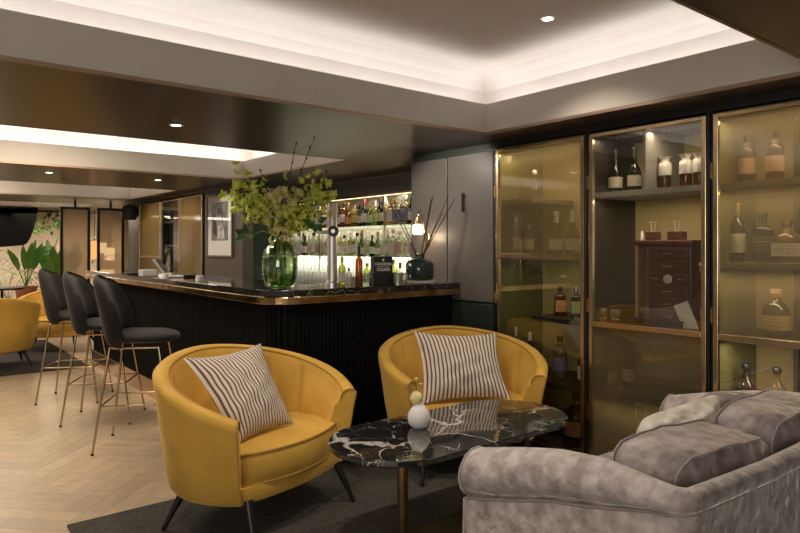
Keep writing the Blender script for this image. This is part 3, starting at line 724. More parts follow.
def branch(tx, ty, lab, dens=11, dd=0., s_=.036, m=None, droop=0., bare=False):
    """tip given by its picture position at the vase's depth"""
    dv = vx*SS+vy*CC
    tip = atd(tx, ty, dv+dd)
    t = empty('flowering_branch' if not bare else 'bare_twig', (vx, vy, ZB+.03)); tag(t, lab, 'branch', 'flowering branches in the green vase' if not bare else 'bare twigs in the green vase')
    O = Vector((vx, vy, ZB+.03))
    lat = (tip-VM).dot(cam_r)
    low = Vector((-lat*.12*CC, lat*.12*SS, .0))+Vector((rnd.uniform(-.03, .03), rnd.uniform(-.03, .03), 0))
    p0 = low; p1 = VM-O+Vector((rnd.uniform(-.012, .012), rnd.uniform(-.012, .012), -.02)); p3 = tip-O; pm = p1*.45+p3*.55+Vector((0, 0, .05+droop))
    pts = [p0, p1]
    for k in range(1, 9):
        u = k/8; pts.append(p1*(1-u)**2+pm*2*u*(1-u)+p3*u*u)
    MB().tube(pts, [.005]*2+[.004-.0003*k for k in range(8)], 6).build('stem', M_twig if bare else M_stem, parent=t)
    fb = MB()
    if bare:
        for k in range(3, 10): fb.ball(pts[k]+Vector((rnd.uniform(-.006, .006), 0, .004)), .0065, 6, 4, (1, 1, 1.6))
        fb.build('buds', M_twig, parent=t)
    else:
        for k in range(dens*3):
            u = rnd.uniform(.35, 1.0); p = p1*(1-u)**2+pm*2*u*(1-u)+p3*u*u
            sp = .048
            blossom(fb, p+Vector((rnd.gauss(0, sp), rnd.gauss(0, sp), rnd.gauss(0, sp*.8))), s_, 5)
        fb.build('blossoms', m or M_leaf, parent=t)
branch(232, 190, 'longest lime blossom branch reaching left over the framed picture', 16)
branch(245, 178, 'lime blossom branch rising up to the left', 12)
branch(258, 205, 'lime blossom branch low on the left of the vase', 12, -.05)
branch(272, 195, 'pale blush blossom branch standing left of centre', 12, .05, m=M_leafp)
branch(290, 188, 'pale blush blossom branch standing in the centre', 14, -.04, m=M_leafp)
branch(300, 205, 'lime blossom branch low in front at the centre', 14, -.10)
branch(318, 183, 'lime blossom branch rising to the right under the twigs', 12, .03)
branch(330, 192, 'lime blossom branch reaching far right toward the shelves', 14)
branch(312, 215, 'lime blossom branch low on the right', 12, .06)
branch(283, 225, 'pale blush blossom branch just above the vase neck', 12, -.05, m=M_leafp)
branch(296, 144, 'bare brown twig, the left of the tall pair', bare=True)
branch(314, 138, 'bare brown twig, the right and tallest of the pair', bare=True)
branch(261, 171, 'short bare twig left of the tall pair', bare=True)
branch(327, 172, 'short curved bare twig bending right', bare=True, droop=.06)
# broad dark leaves low left and right
for (px, py, lab) in ((246, 236, 'broad dark green leaf hanging at the left of the vase neck'), (316, 222, 'broad green leaf at the right below the blossoms')):
    p = atd(px, py, 4.1); t = empty('leafy_sprig', (vx, vy, ZB+.30)); tag(t, lab, 'leaf', 'leafy sprigs in the green vase')
    q = p-Vector((vx, vy, ZB+.30)); MB().tube([(0, 0, -.1), (0, 0, .03), q*.5+Vector((0, 0, .05)), q], .003, 6).build('stem', M_stem, parent=t)
    lf = MB()
    for k in range(5):
        dirn = (cam_r*rnd.uniform(-1, 1)+Vector((0, 0, rnd.uniform(-.7, .5)))).normalized()
        petal(lf, q+dirn*.01, -cam_f+Vector((0, 0, .3)), dirn, .07, .38)
    lf.build('leaves', M_dleaf, parent=t)

# beer font
tp = empty('beer_tap', (2.40, 3.78, ZB)); tag(tp, 'chrome column beer tap with black round badge', 'tap')
MB().lathe([(.045, 0), (.045, .02), (.035, .03), (.034, .56), (.035, .57), (.0001, .58)], 20).build('column', M_chrome, parent=tp, smooth=40)
a_ = -cam_r
MB().tube([(0, 0, .37), tuple(a_*.11+Vector((0, 0, .37)))], .012, 10).tube([tuple(a_*.10+Vector((0, 0, .36))), tuple(a_*.10+Vector((0, 0, .55)))], [.011, .014], 10).build('side_handle', M_chrome, parent=tp, smooth=40)
kb = MB().lathe([(.0001, .02), (.030, .018), (.037, .006), (.037, -.01), (.0001, -.01)], 20)
kb.xf(Matrix.Translation(-cam_f*.045+cam_r*.012+Vector((0, 0, .375))) @ (-cam_f).to_track_quat('Z', 'Y').to_matrix().to_4x4())
kb.build('badge', M_black, parent=tp, smooth=40)
k2 = MB().lathe([(.0001, .003), (.014, .003), (.014, 0)], 14); k2.xf(Matrix.Translation(-cam_f*.065+cam_r*.012+Vector((0, 0, .375))) @ (-cam_f).to_track_quat('Z', 'Y').to_matrix().to_4x4())
k2.build('badge_centre', M_chrome, parent=tp)

# cigar sign
yaw_c = math.atan2(SS, CC)
sg = empty('counter_sign', (2.745, 3.66, ZB), -R(16)); tag(sg, 'black counter sign reading HAVANA CIGARS', 'sign')
MB().box(-.088, .088, -.05, .05, 0, .088).build('base_box', M_black, parent=sg, bevel=.003)
MB().box(-.080, .062, -.040, .030, .088, .20).build('sign_board', M_black, parent=sg, bevel=.003)
def text_mesh(txt, size, parent, loc, m, name='lettering'):
    cu = bpy.data.curves.new('tmp', 'FONT'); cu.body = txt; cu.size = size; cu.align_x = 'CENTER'; cu.extrude = .0006; cu.offset = .0006
    to = bpy.data.objects.new('tmp', cu); col.objects.link(to)
    dg = bpy.context.evaluated_depsgraph_get(); me = bpy.data.meshes.new_from_object(to.evaluated_get(dg))
    bpy.data.objects.remove(to)
    for p in me.polygons: pass
    o = bpy.data.objects.new(name, me); col.objects.link(o); me.materials.clear(); me.materials.append(m)
    o.parent = parent; o.location = loc; o.rotation_euler = (PI/2, 0, 0); return o
text_mesh('HAVANA', .030, sg, (-.009, -.0412, .137), M_white)
text_mesh('CIGARS', .030, sg, (-.009, -.0412, .098), M_white)
MB().box(-.055, .037, -.0415, -.0400, .126, .129).build('rule', M_white, parent=sg)
MB().ball((-.009, -.041, .176), .009, 8, 6, (1, .15, 1)).box(-.014, -.004, -.0415, -.040, .166, .170).build('emblem', M_white, parent=sg)

# reed diffuser on stone
dz = (3.095, 3.665)
stn = MB().lathe([(.0001, 0), (.125, 0), (.130, .008), (.128, .02), (.0001, .022)], 24).build('stone_coaster', mat('pale stone', (.50, .46, .42), .8, noise=.1), smooth=40, loc=(dz[0], dz[1], ZB)); tag(stn, 'round pale stone slab under the dark reed diffuser', 'coaster')
df = empty('reed_diffuser', (dz[0], dz[1], ZB+.022)); tag(df, 'large dark green reed diffuser jar on the bar end', 'diffuser')
MB().lathe([(.0001, 0), (.092, 0), (.104, .012), (.106, .08), (.104, .12), (.085, .145), (.04, .155), (.036, .162), (.036, .19), (.040, .196), (.030, .196), (.0001, .18)], 28).build('jar', M_dgl, parent=df, smooth=50)
for k, (px, py) in enumerate(((433, 195), (431, 199), (452, 203), (448, 196), (455, 198), (386, 196), (394, 200), (443, 212))):
    p = atd(px, py, 4.72)-Vector((dz[0], dz[1], ZB+.022)); q = Vector((0, 0, .14))-p*.02
    MB().tube([q, p], .0035, 5).build('reed', M_twig, parent=df)

# counter clutter
def cc(name, px, py_base, cat, lab, build, grp=None):
    p = at(px, py_base, ZB); t = empty(name, p); tag(t, lab, cat, grp); build(t); return t
bottle('bitters_bottle', *at(359, 286, ZB)[:2], ZB, 'tall', 'amber', None, 'black', 'slim amber bottle with black neck on the bar left of the sign', None, .27, .75)
bottle('bitters_bottle', *at(349, 285.5, ZB)[:2], ZB, 'whisky', 'clear', 'white', 'black', 'short clear bottle with white label on the bar right of the tap', None, .12, 1.)
bottle('bitters_bottle', *at(342, 286, ZB)[:2], ZB, 'tall', 'yellowgreen', 'cream', 'gold', 'slim lime coloured bottle on the bar beside the tap', None, .20, 1.)
for k, (px, py) in enumerate(((366, 285.5), (398, 285), (403, 284.5))):
    p = at(px, py, ZB); t = MB().lathe([(.028, 0), (.033, .01), (.034, .085), (.032, .085), (.030, .01), (.0001, .008)], 14).build('rocks_glass', glass('clear stemware', (.9, .9, .86), .12, .03, .15, (.7, .7, .65)), smooth=50, loc=p)
    tag(t, 'short clear glass on the bar, %s' % ('left of the sign', 'just right of the sign', 'beside the stone slab')[k], 'glass', 'short glasses on the bar')
nb = MB().box(-.045, .045, -.045, .045, 0, .05).build('napkin_holder', mat('white napkins', (.7, .66, .6), .8), loc=at(353, 283.5, ZB), bevel=.004); tag(nb, 'small white stack of napkins on the bar behind the clear bottle', 'napkins')

# payment terminal and bits on the far bar
pt = empty('payment_terminal', (2.02, 6.05, ZB), R(62)); tag(pt, 'grey point of sale terminal with tilted screen on the bar', 'till')
MB().box(-.08, .08, -.06, .06, 0, .025).build('base', mat('light grey plastic', (.45, .43, .40), .5), parent=pt, bevel=.006)
scn = MB().box(-.12, .12, -.010, .010, 0, .17); scn.xf(Matrix.Translation((0, .0, .02)) @ Matrix.Rotation(R(-35), 4, 'X')); scn.build('screen_housing', mat('mid grey plastic', (.30, .29, .28), .4), parent=pt, bevel=.005)
sc2 = MB().box(-.108, .108, -.013, -.010, .012, .158); sc2.xf(Matrix.Translation((0, .0, .02)) @ Matrix.Rotation(R(-35), 4, 'X')); sc2.build('screen', M_black, parent=pt)
MB().tube([(0, .02, .02), (0, .05, .08)], .014, 10).build('stand', M_bmetal, parent=pt)
for (px, py, nm, m_, sz, lab) in ((148, 276, 'receipt_printer', mat('light grey plastic', (.45, .43, .40), .5), (.07, .06, .06), 'pale receipt printer left of the payment terminal'), (171, 277.5, 'menu_stack', M_paper, (.09, .07, .02), 'small pale stack of menus right of the terminal'), (182, 277, 'bar_tray', M_black, (.12, .08, .02), 'flat black bar tray right of the terminal'), (136, 275, 'bar_tray', M_black, (.10, .08, .025), 'dark bar caddy at the far left end of the counter items')):
    p = at(px, py, ZB); o = MB().box(-sz[0], sz[0], -sz[1], sz[1], 0, sz[2]).build(nm, m_, loc=p, bevel=.006); tag(o, lab, nm.split('_')[-1])
for k, (px, py) in enumerate(((165, 279), (200, 281))):
    o = MB().lathe([(.034, 0), (.036, .01), (.03, .045), (.0001, .045)], 12).build('white_cup', M_white, smooth=40, loc=at(px, py, ZB)); tag(o, 'small white cup on the far bar top, %s' % ('beside the terminal', 'nearer the vase')[k], 'cup', 'white cups on the far bar')

# ================================================================== wall lamp
wl = empty('wall_lamp', (XC, 3.875, 1.42)); tag(wl, 'brass swan-neck wall lamp with glowing shade on the grey panel', 'wall lamp')
MB().tube([(-.004, 0, .0), (-.03, 0, .02), (-.045, 0, .12), (-.06, .01, .20), (-.085, .0, .225), (-.108, -.01, .205), (-.115, -.01, .17)], .006, 8).build('arm', M_brass, parent=wl, smooth=60)
MB().box(-.012, -.001, -.025, .025, -.06, .05).build('backplate', M_brass, parent=wl, bevel=.003)
MB().lathe([(.020, .115), (.024, .118), (.020, .165), (.008, .18)], 12, (-.115, -.01, 0)).build('holder', M_brass, parent=wl, smooth=40)
MB().lathe([(.030, .035), (.042, .045), (.042, .10), (.030, .115), (.0001, .116)], 16, (-.115, -.01, 0)).build('lamp_shade', M_shade, parent=wl, smooth=50, label='glowing opal glass shade')
lamp('POINT', (XC-.115, 3.865, 1.44), 2.2, (1, .75, .45), .03)

# ================================================================== framed picture
pf = empty('framed_picture', (3.17, 7.14, 1.24)); tag(pf, 'tall framed black and white photograph with white mat on the wall', 'picture')
W = .78; Hh = .77
f = MB().box(-.03, 0, 0, W, 0, .022).box(-.03, 0, 0, W, Hh-.022, Hh).box(-.03, 0, 0, .022, .022, Hh-.022).box(-.03, 0, W-.022, W, .022, Hh-.022)
f.build('frame', mat('pewter frame', (.20, .185, .17), .4, .5), parent=pf, bevel=.003)
MB().box(-.012, -.004, .022, W-.022, .022, Hh-.022).build('mat_board', mat('ivory mat', (.80, .76, .70), .7), parent=pf)
MB().box(-.014, -.012, .14, W-.14, .20, Hh-.10).build('photo_print', mat('grey photo print', (.30, .29, .27), .5, rgb2=(.07, .07, .07), nscale=7), parent=pf)
fig = MB()
def flat(poly, x): n0 = len(fig.v); fig.v += [(x, a, b) for a, b in poly]; fig.f.append(tuple(range(n0, n0+len(poly))))
flat([(.22, .22), (.50, .22), (.47, .36), (.40, .44), (.42, .50), (.36, .52), (.33, .42), (.26, .34)], -.0150)
fig.build('printed_figure', mat('pale print tone', (.75, .72, .68), .5, rgb2=(.12, .12, .11), nscale=16), parent=pf)
fig = MB(); flat([(.37, .52), (.43, .52), (.44, .58), (.40, .61), (.36, .58)], -.0152); flat([(.45, .26), (.60, .30), (.58, .46), (.50, .44)], -.0151)
fig.build('printed_figure', mat('dark print tone', (.03, .03, .03), .5), parent=pf)
MB().box(-.024, -.022, .022, W-.022, .022, Hh-.022).build('glazing', glass('picture glazing', (.97, .97, .97), .01, .02, gmax=.10), parent=pf)

# ================================================================== bar stools
def make_stool():
    t = empty('bar_stool', (0, 0, 0))
    # seat cushion
    secs = []
    for k in range(9):
        u = k/8; z = .712+.078*u
        g = math.sin(PI*min(max(u*.84+.12, 0), 1))**.45
        ring = []
        for j in range(28):
            a = j*2*PI/28; cx_, sy_ = math.cos(a), math.sin(a)
            q = (abs(cx_)**2.6+abs(sy_)**2.6)**(-1/2.6)
            X = .225*q*cx_*g; Y = (.235 if sy_ < 0 else .19)*q*sy_*g-.02
            zz = z+(.012*(Y/.24)**2 if u > .5 else 0)+(.02*max(0, Y)/.2 if u > .5 else 0)
            ring.append((X, Y, zz-(.018*max(0, -Y/.24)**3)))
        secs.append(ring)
    MB().loft(secs).build('seat', M_dvel, parent=t, smooth=60)
    # outer back shell, a shield curved around the sitter
    def shell(thick, wmax, zlo, zhi, yoff, curv, nu=15, nv=13, front=False):
        sh = MB(); P = []
        for side in (0, 1):
            for i in range(nv):
                v = i/(nv-1); z = zlo+(zhi-zlo)*v
                half = wmax*(math.sin(PI*(.16+.80*v)**.85))**.55
                if v == 1: half *= .42
                for j in range(nu):
                    u = -1+2*j/(nu-1)
                    x = half*math.sin(u*1.25)/math.sin(1.25); fwd = curv*(1-math.cos(u*1.25))*half/wmax
                    edge = (1-abs(u)**4)**.5*(1-abs(2*v-1)**6)**.5
                    y = yoff+.10*v**1.3-fwd+(thick*.5*edge if side == 0 else -thick*.5*edge)
                    P.append((x, y, z+(.0)))
        n = nu*nv; fs = []
        for side in (0, 1):
            for i in range(nv-1):
                for j in range(nu-1):
                    a = side*n+i*nu+j; q = (a, a+1, a+nu+1, a+nu); fs.append(q if side == 0 else tuple(reversed(q)))
        for j in range(nu-1):
            for a in (j, (nv-1)*nu+j): fs.append((a, a+1, n+a+1, n+a))
        for i in range(nv-1):
            for a in (i*nu, i*nu+nu-1): fs.append((a, a+nu, n+a+nu, n+a))
        return sh.add(P, fs)
    shell(.05, .245, .685, 1.165, .20, .23).build('backrest', M_dvel, parent=t, smooth=75)
    shell(.07, .17, .77, 1.14, .160, .12).build('back_pad', M_dvel, parent=t, smooth=75)
    # brass base
    tc_ = [(-.16, -.15), (.16, -.15), (.16, .16), (-.16, .16)]; ft = [(-.225, -.25), (.225, -.25), (.225, .25), (-.225, .25)]
    MB().tube([(x, y, .685) for x, y in tc_+tc_[:1]], .008, 8).build('seat_frame', M_brass, parent=t, smooth=60)
    for (a, b), (c, d) in zip(tc_, ft):
        lg = MB().tube([(a, b, .69), (a+(c-a)*.04, b+(d-b)*.04, .665), (c, d, .008)], [.009, .009, .0075], 8).build('leg', M_brass, parent=t, smooth=60)
        MB().lathe([(.010, 0), (.010, .012)], 8, (c, d, 0)).build('foot_cap', M_bmetal, parent=lg)
    u = (.69-.31)/.69
    ring = [(a+(c-a)*u, b+(d-b)*u, .31) for (a, b), (c, d) in zip(tc_, ft)]
    MB().tube(ring+ring[:1], .006, 8).build('footrest', M_brass, parent=t, smooth=60)
    return t
st = make_stool()
for i, (x, y, lab) in enumerate(((1.36, 4.59, 'nearest of the charcoal velvet bar stools, seat and brass base fully visible'), (1.337, 5.46, 'middle charcoal velvet bar stool in the row of three'), (1.31, 6.34, 'farthest charcoal velvet bar stool, next to the potted plant in view'))):
    o = st if i == 0 else copy_tree(st)
    o.location = (x, y, 0); o.rotation_euler = (0, 0, R(60)); tag(o, lab, 'bar stool', 'charcoal velvet bar stools')

# ================================================================== armchairs
A_, B_, TA, ZBk, ZT = .526, .482, 2.222, .804, .581
def rimz(ph): return ZBk-(ZBk-ZT)*(abs(ph)/TA)**1.6
def make_armchair():
    t = empty('tub_armchair', (0, 0, 0))
    N = 129; th = .075; zb = .185
    secs = []
    for i in range(N):
        ph = -TA+2*TA*i/(N-1); zr = rimz(ph)
        ex, ey = A_*math.sin(ph), B_*math.cos(ph)
        nrm = Vector((math.sin(ph)/A_, math.cos(ph)/B_, 0)).normalized()
        # shallow channels on the inside
        groove = 0.
        for g in (-1.25, -.75, -.25, .25, .75, 1.25):
            groove += math.exp(-((ph-g*1.05)/.034)**2)
        def P(off_, z):
            k = .845+.155*min(1, max(0, (z-zb)/(zr-zb)))**.75
            return (ex*k+nrm.x*off_, ey*k+nrm.y*off_, z)
        rr = .036
        s_ = [P(-.01, zb), P(0, zb+.02), P(0, zb+(zr-zb)*.4), P(0, zb+(zr-zb)*.8), P(.004, zr-.05), P(.003, zr-.018), P(-.014, zr-.003), P(-.036, zr), P(-.058, zr-.006), P(-.072, zr-.024), P(-.078, zr-.05)]
        gi = .026*groove
        s_ += [P(-.082+gi*.5, zr-.07), P(-.10+gi, zr-(zr-.40)*.45), P(-.11+gi, .42), P(-.11, .30), P(-.11, zb)]
        secs.append([tuple(q) for q in s_])
    MB().loft(secs).build('shell', M_yvel, parent=t, smooth=60)
    # piping along the inner rim, and down the front edges
    pts = []
    for i in range(N):
        ph = -TA+2*TA*i/(N-1); zr = rimz(ph); ex, ey = A_*math.sin(ph), B_*math.cos(ph); nrm = Vector((math.sin(ph)/A_, math.cos(ph)/B_, 0)).normalized()
        pts.append((ex-nrm.x*.070, ey-nrm.y*.070, zr-.014))
    MB().tube(pts, .0055, 6).build('piping', M_ypip, parent=t, smooth=60)
    for s_ in (0, -1):
        e = secs[s_]; MB().tube([Vector(p)+Vector((0, -.003, 0)) for p in (e[1], e[2], e[3], e[4], e[5], e[6], e[7], e[8], e[9], e[10])], .005, 6).build('piping', M_ypip, parent=t, smooth=60)
    # plan outline of seat and base
    def plan(inset, bow, k):
        p = []
        M = 41
        for i in range(M):
            ph = -TA+.02+2*(TA-.02)*i/(M-1)
            ex, ey = A_*k*math.sin(ph), B_*k*math.cos(ph); nrm = Vector((math.sin(ph)/A_, math.cos(ph)/B_, 0)).normalized()
            p.append(Vector((ex-nrm.x*inset, ey-nrm.y*inset, 0)))
        a, b = p[-1], p[0]; q = []
        for j in range(1, 12):
            u = j/12; c_ = a.lerp(b, u); c_.y -= bow*math.sin(PI*u)**.8; q.append(c_)
        return p+q
    def slab(inset, bow, k0, k1, z0, z1, bulge, nm, m_, dome=0.):
        ss = []
        for j in range(7):
            u = j/6; bl = math.sin(PI*u)**.6*bulge
            pl_ = plan(inset-bl, bow+bl*.6, k0+(k1-k0)*u)
            ss.append([(p.x, p.y, z0+(z1-z0)*u) for p in pl_])
        mb = MB().loft(ss, True, False)
        n = len(ss[0])
        for z_, ring_, sg in ((z0, ss[0], -1), (z1, ss[-1], 1)):
            base = [Vector(p) for p in ring_]; c0 = sum(base, Vector())/n; prev = list(range(0, n)) if sg < 0 else list(range(6*n, 7*n))
            for sc_ in (.8, .5, .2):
                o_ = len(mb.v)
                for p in base:
                    q = c0+(p-c0)*sc_; mb.v.append((q.x, q.y, z_+sg*dome*(1-sc_**2)))
                cur = list(range(o_, o_+n))
                for k in range(n): mb.f.append((prev[k], prev[(k+1) % n], cur[(k+1) % n], cur[k]))
                prev = cur
            mb.f.append(tuple(prev))
        return mb.build(nm, m_, parent=t, smooth=60), ss
    slab(.012, .045, .845, .86, .185, .258, .004, 'base', M_yvel)
    _, ss = slab(.085, .085, .93, .95, .261, .405, .012, 'seat_cushion', M_yvel, .018)
    for r_ in (ss[0], ss[-1]):
        fr = r_[36:]+r_[:4]
        MB().tube([(x, y-.004, z) for x, y, z in fr], .0055, 6).build('piping', M_ypip, parent=t, smooth=60)
    for (x0, y0, x1, y1) in ((-.31, -.25, -.345, -.33), (.31, -.25, .345, -.33), (.33, .15, .42, .20), (-.33, .15, -.42, .20)):
        MB().tube([(x0, y0, .20), (x1, y1, .014)], [.022, .011], 12).tube([(x1, y1, .02), (x1+(x1-x0)*.05, y1+(y1-y0)*.05, 0.001)], [.012, .010], 10).build('leg', M_bmetal, parent=t, smooth=50)
    return t
ac = make_armchair()
for i, (x, y, r_, z, lab) in enumerate(((1.481, 3.02, .308, .012, 'mustard velvet tub armchair at the left front, striped pillow leaning left in it'),
                                     (2.794, 2.895, -.451, .012, 'mustard velvet tub armchair behind the marble table beside the glass cabinet'),
                                     (.86, 8.55, PI*.97, .012, 'far mustard armchair seen from behind at the left edge of the photo'),
                                     (1.75, 9.5, -.6, .012, 'farthest mustard armchair, glimpsed behind the bar stool legs'))):
    o = ac if i == 0 else copy_tree(ac)
    o.location = (x, y, z); o.rotation_euler = (0, 0, r_); tag(o, lab, 'armchair', 'mustard velvet tub armchairs')
# remove none: small round table for the far seats
ft_ = empty('side_table', tuple(at(2, 300, .55)[:2])+(0.012,)); tag(ft_, 'small dark round table at the far left edge behind the armchair', 'table')
MB().lathe([(.0001, .70), (.32, .70), (.32, .73), (.0001, .73)], 28).build('table_top', M_bmetal, parent=ft_, smooth=30)
MB().lathe([(.18, 0), (.18, .015), (.02, .03), (.02, .70), (.0001, .70)], 20).build('pedestal', M_bmetal, parent=ft_, smooth=30)

# ================================================================== pillows
def pillow(name, c, thick, m, lab, grp=None, pinch=.06, wr=.006, seed=1, nu=22, cat='pillow', sag=0., rc=0.):
    """c: four corners bl, br, tr, tl (world)"""
    c = [Vector(p) for p in c]; ctr = sum(c, Vector())/4
    nrm = (c[1]-c[0]).cross(c[3]-c[0]).normalized()
    r2 = random.Random(seed); ph = [r2.uniform(0, 6) for _ in range(6)]
    mb = MB(); uv = []
    for side in (1, -1):
        for i in range(nu+1):
            for j in range(nu+1):
                u, v = i/nu, j/nu
                U, V = 2*u-1, 2*v-1
                Up = U*(1-pinch*(1-V*V)); Vp = V*(1-pinch*(1-U*U))
                Up *= 1-rc*V**6; Vp *= 1-rc*U**6
                uu, vv = (Up+1)/2, (Vp+1)/2
                p = c[0]*(1-uu)*(1-vv)+c[1]*uu*(1-vv)+c[2]*uu*vv+c[3]*(1-uu)*vv
                e = max(0, (1-U**4)*(1-V**4))**.5*(.45+.55*(1-U*U)*(1-V*V))
                w_ = wr*(math.sin(7*U+ph[0]+3*V)*math.sin(4*V+ph[1])+.6*math.sin(13*V+ph[2]-6*U)+.5*math.sin(17*U+9*V+ph[3]))*e
                p = p+nrm*side*(thick/2*e+w_)+Vector((0, 0, -sag*e*(1-V*V)))
                mb.v.append(tuple(p-ctr)); uv.append((u, v))
    n = (nu+1)**2
    for side in (0, 1):
        for i in range(nu):
            for j in range(nu):
                a = side*n+i*(nu+1)+j; q = (a, a+nu+1, a+nu+2, a+1); mb.f.append(q if side == 0 else tuple(reversed(q)))
    mb.uv = uv
    def edge_idx():
        L_ = [i*(nu+1) for i in range(nu+1)]+[nu*(nu+1)+j for j in range(1, nu+1)]+[i*(nu+1)+nu for i in range(nu-1, -1, -1)]+[j for j in range(nu-1, 0, -1)]
        return L_
    el = edge_idx()
    for k in range(len(el)):
        a, b = el[k], el[(k+1) % len(el)]; mb.f.append((a, b, n+b, n+a))
    ep = [mb.v[k] for k in el]
    o = mb.build(name, m, smooth=80, loc=ctr); tag(o, lab, cat, grp)
    return o, ep
p1, _ = pillow('striped_pillow', [atd(237, 446, 3.00), atd(294, 424, 3.34), atd(261, 343, 3.46), atd(183, 358, 3.04)], .17, M_stripe, 'brown and cream striped pillow leaning left in the front armchair', 'striped pillows', .11, .007, 3)
p2, _ = pillow('striped_pillow', [atd(422, 404, 3.78), atd(512, 399, 3.86), atd(497, 333, 4.10), atd(414, 331, 3.98)], .18, M_stripe, 'brown and cream striped pillow upright in the armchair behind the table', 'striped pillows', .12, .010, 9)

# ================================================================== coffee table
ct = empty('coffee_table', (2.125, 2.25, .012)); tag(ct, 'oval coffee table with black marble top and brass legs', 'coffee table')
pts = []
hl, rr = .357, .305
for k in range(25): a = -PI/2+PI*k/24; pts.append((hl+rr*math.cos(a), rr*math.sin(a)))
for k in range(25): a = PI/2+PI*k/24; pts.append((-hl+rr*math.cos(a), rr*math.sin(a)))
MB().prism(pts, .463, .488).build('marble_top', M_marble, parent=ct, bevel=.005)
for x in (-.325, .325):
    lg = MB().lathe([(.024, .006), (.024, .463)], 20, (x, 0, 0)).build('leg', M_brassd, parent=ct, smooth=50)
MB().box(-.43, .43, -.10, .10, 0, .010).build('base_plate', M_bmetal, parent=ct, bevel=.003)
MB().box(-.40, .40, -.03, .03, .449, .463).build('support_bar', M_bmetal, parent=ct)
# bud vase
bvp = at(419, 427.5, .5); bv = empty('bud_vase', (bvp.x, bvp.y, .5)); tag(bv, 'small white teardrop bud vase on the marble table', 'vase')
MB().lathe([(.0001, 0), (.030, 0), (.048, .018), (.055, .045), (.050, .072), (.032, .098), (.016, .116), (.011, .128), (.013, .136), (.009, .136), (.007, .12), (.0001, .11)], 28).build('body', M_white, parent=bv, smooth=60)
fl = empty('dried_flower', (bvp.x, bvp.y, .6)); tag(fl, 'single pale yellow globe flower standing in the white bud vase', 'flower')
u = atd(416.5, 398, bvp.x*SS+bvp.y*CC)-Vector((bvp.x, bvp.y, .6))
MB().tube([(0, 0, 0), (0, 0, .03), u], .003, 6).build('stem', M_stem, parent=fl)
fb = MB().ball(u, .030, 16, 10)
for k in range(60):
    v_ = Vector((rnd.gauss(0, 1), rnd.gauss(0, 1), rnd.gauss(0, 1))).normalized(); fb.ball(u+v_*.028, .0055, 5, 3)
fb.build('flower_head', mat('pale yellow florets', (.74, .62, .28), .8), parent=fl, smooth=60)
for k, (px, py, lab) in enumerate(((416.5, 380, 'thin dried poppy stem, the taller behind the yellow flower'), (421, 385, 'thin dried poppy stem with pale yellow cap beside the yellow flower'))):
    t = empty('dried_poppy', (bvp.x, bvp.y, .6)); tag(t, lab, 'flower', 'dried stems in the bud vase')
    u = atd(px, py, bvp.x*SS+bvp.y*CC+.01)-Vector((bvp.x, bvp.y, .6)); MB().tube([(0, 0, 0), (0, 0, .03), u], .0022, 6).build('stem', M_stem, parent=t)
    MB().lathe([(.0001, -.01), (.008, 0), (.010, .008), (.0001, .012)], 10, u).build('seed_head', mat('straw', (.6, .45, .2), .8), parent=t, smooth=50)
t = empty('dried_sprig', (bvp.x, bvp.y, .6)); tag(t, 'wispy pinkish dried sprig leaning left in the bud vase', 'flower', 'dried stems in the bud vase')
u = atd(406, 385, bvp.x*SS+bvp.y*CC)-Vector((bvp.x, bvp.y, .6)); MB().tube([(0, 0, 0), (0, 0, .03), u], .0016, 5).build('stem', M_twig, parent=t)
sp_ = MB()
for k in range(26):
    a = u*rnd.uniform(.55, 1.05)+Vector((rnd.gauss(0, .012), rnd.gauss(0, .012), rnd.gauss(0, .012))); sp_.ball(a, .0035, 5, 3)
sp_.build('florets', mat('dusty pink', (.35, .16, .10), .8), parent=t)

# ================================================================== sofa
sf = empty('sofa', (2.45, 1.25, 0)); tag(sf, 'taupe crushed velvet sofa with rolled arm in the right foreground', 'sofa')
O = Vector((2.45, 1.25, 0))
path = []   # (x, y, nx, ny, s)
XA, YBk, XR, YF = 1.685, .875, 3.22, 1.73; RC = .06
n1 = 16
for k in range(n1+1): path.append((XA, YF-(YF-YBk-RC)*k/n1, -1, 0))
for k in range(1, 10):
    a = PI+PI/2*k/10; path.append((XA+RC+RC*math.cos(a), YBk+RC+RC*math.sin(a), math.cos(a), math.sin(a)))
for k in range(0, 17): path.append((XA+RC+(XR-XA-2*RC)*k/16, YBk, 0, -1))
for k in range(1, 10):
    a = -PI/2+PI/2*k/10; path.append((XR-RC+RC*math.cos(a), YBk+RC+RC*math.sin(a), math.cos(a), math.sin(a)))
for k in range(0, n1+1): path.append((XR, YBk+RC+(YF-YBk-RC)*k/n1, 1, 0))
def interp(v, tb):
    if v <= tb[0][0]: return tb[0][1]
    for (a, b), (c, d) in zip(tb, tb[1:]):
        if v <= c: return b+(d-b)*(v-a)/(c-a)
    return tb[-1][1]
secs = []
for (x, y, nx, ny) in path:
    zt = interp(y, [(.88, .69), (1.17, .70), (1.35, .682), (1.52, .645), (1.65, .612), (1.73, .592)])
    r_ = interp(y, [(.88, .034), (1.0, .045), (1.17, .070), (1.5, .085), (1.73, .087)])
    if ny < -.9: zt = interp(x, [(XA+RC, .69), (XA+.5, .67), (XR-.5, .67), (XR-RC, .69)])
    def P(o_, z): return (x+nx*o_-O.x, y+ny*o_-O.y, z)
    s_ = [P(-.02, .09), P(-.004, .10), P(-.002, .3), P(-.004, zt-2*r_-.006)]
    for k in range(11):
        a = -PI*.42+k*(PI*1.38)/10
        s_.append(P(-r_+.025+r_*math.cos(a), zt-r_+r_*math.sin(a)))
    s_ += [P(-2*r_-.012, .42), P(-2*r_-.012, .09)]
    secs.append(s_)
MB().loft(secs).build('arm_and_back', M_sofa, parent=sf, smooth=60)
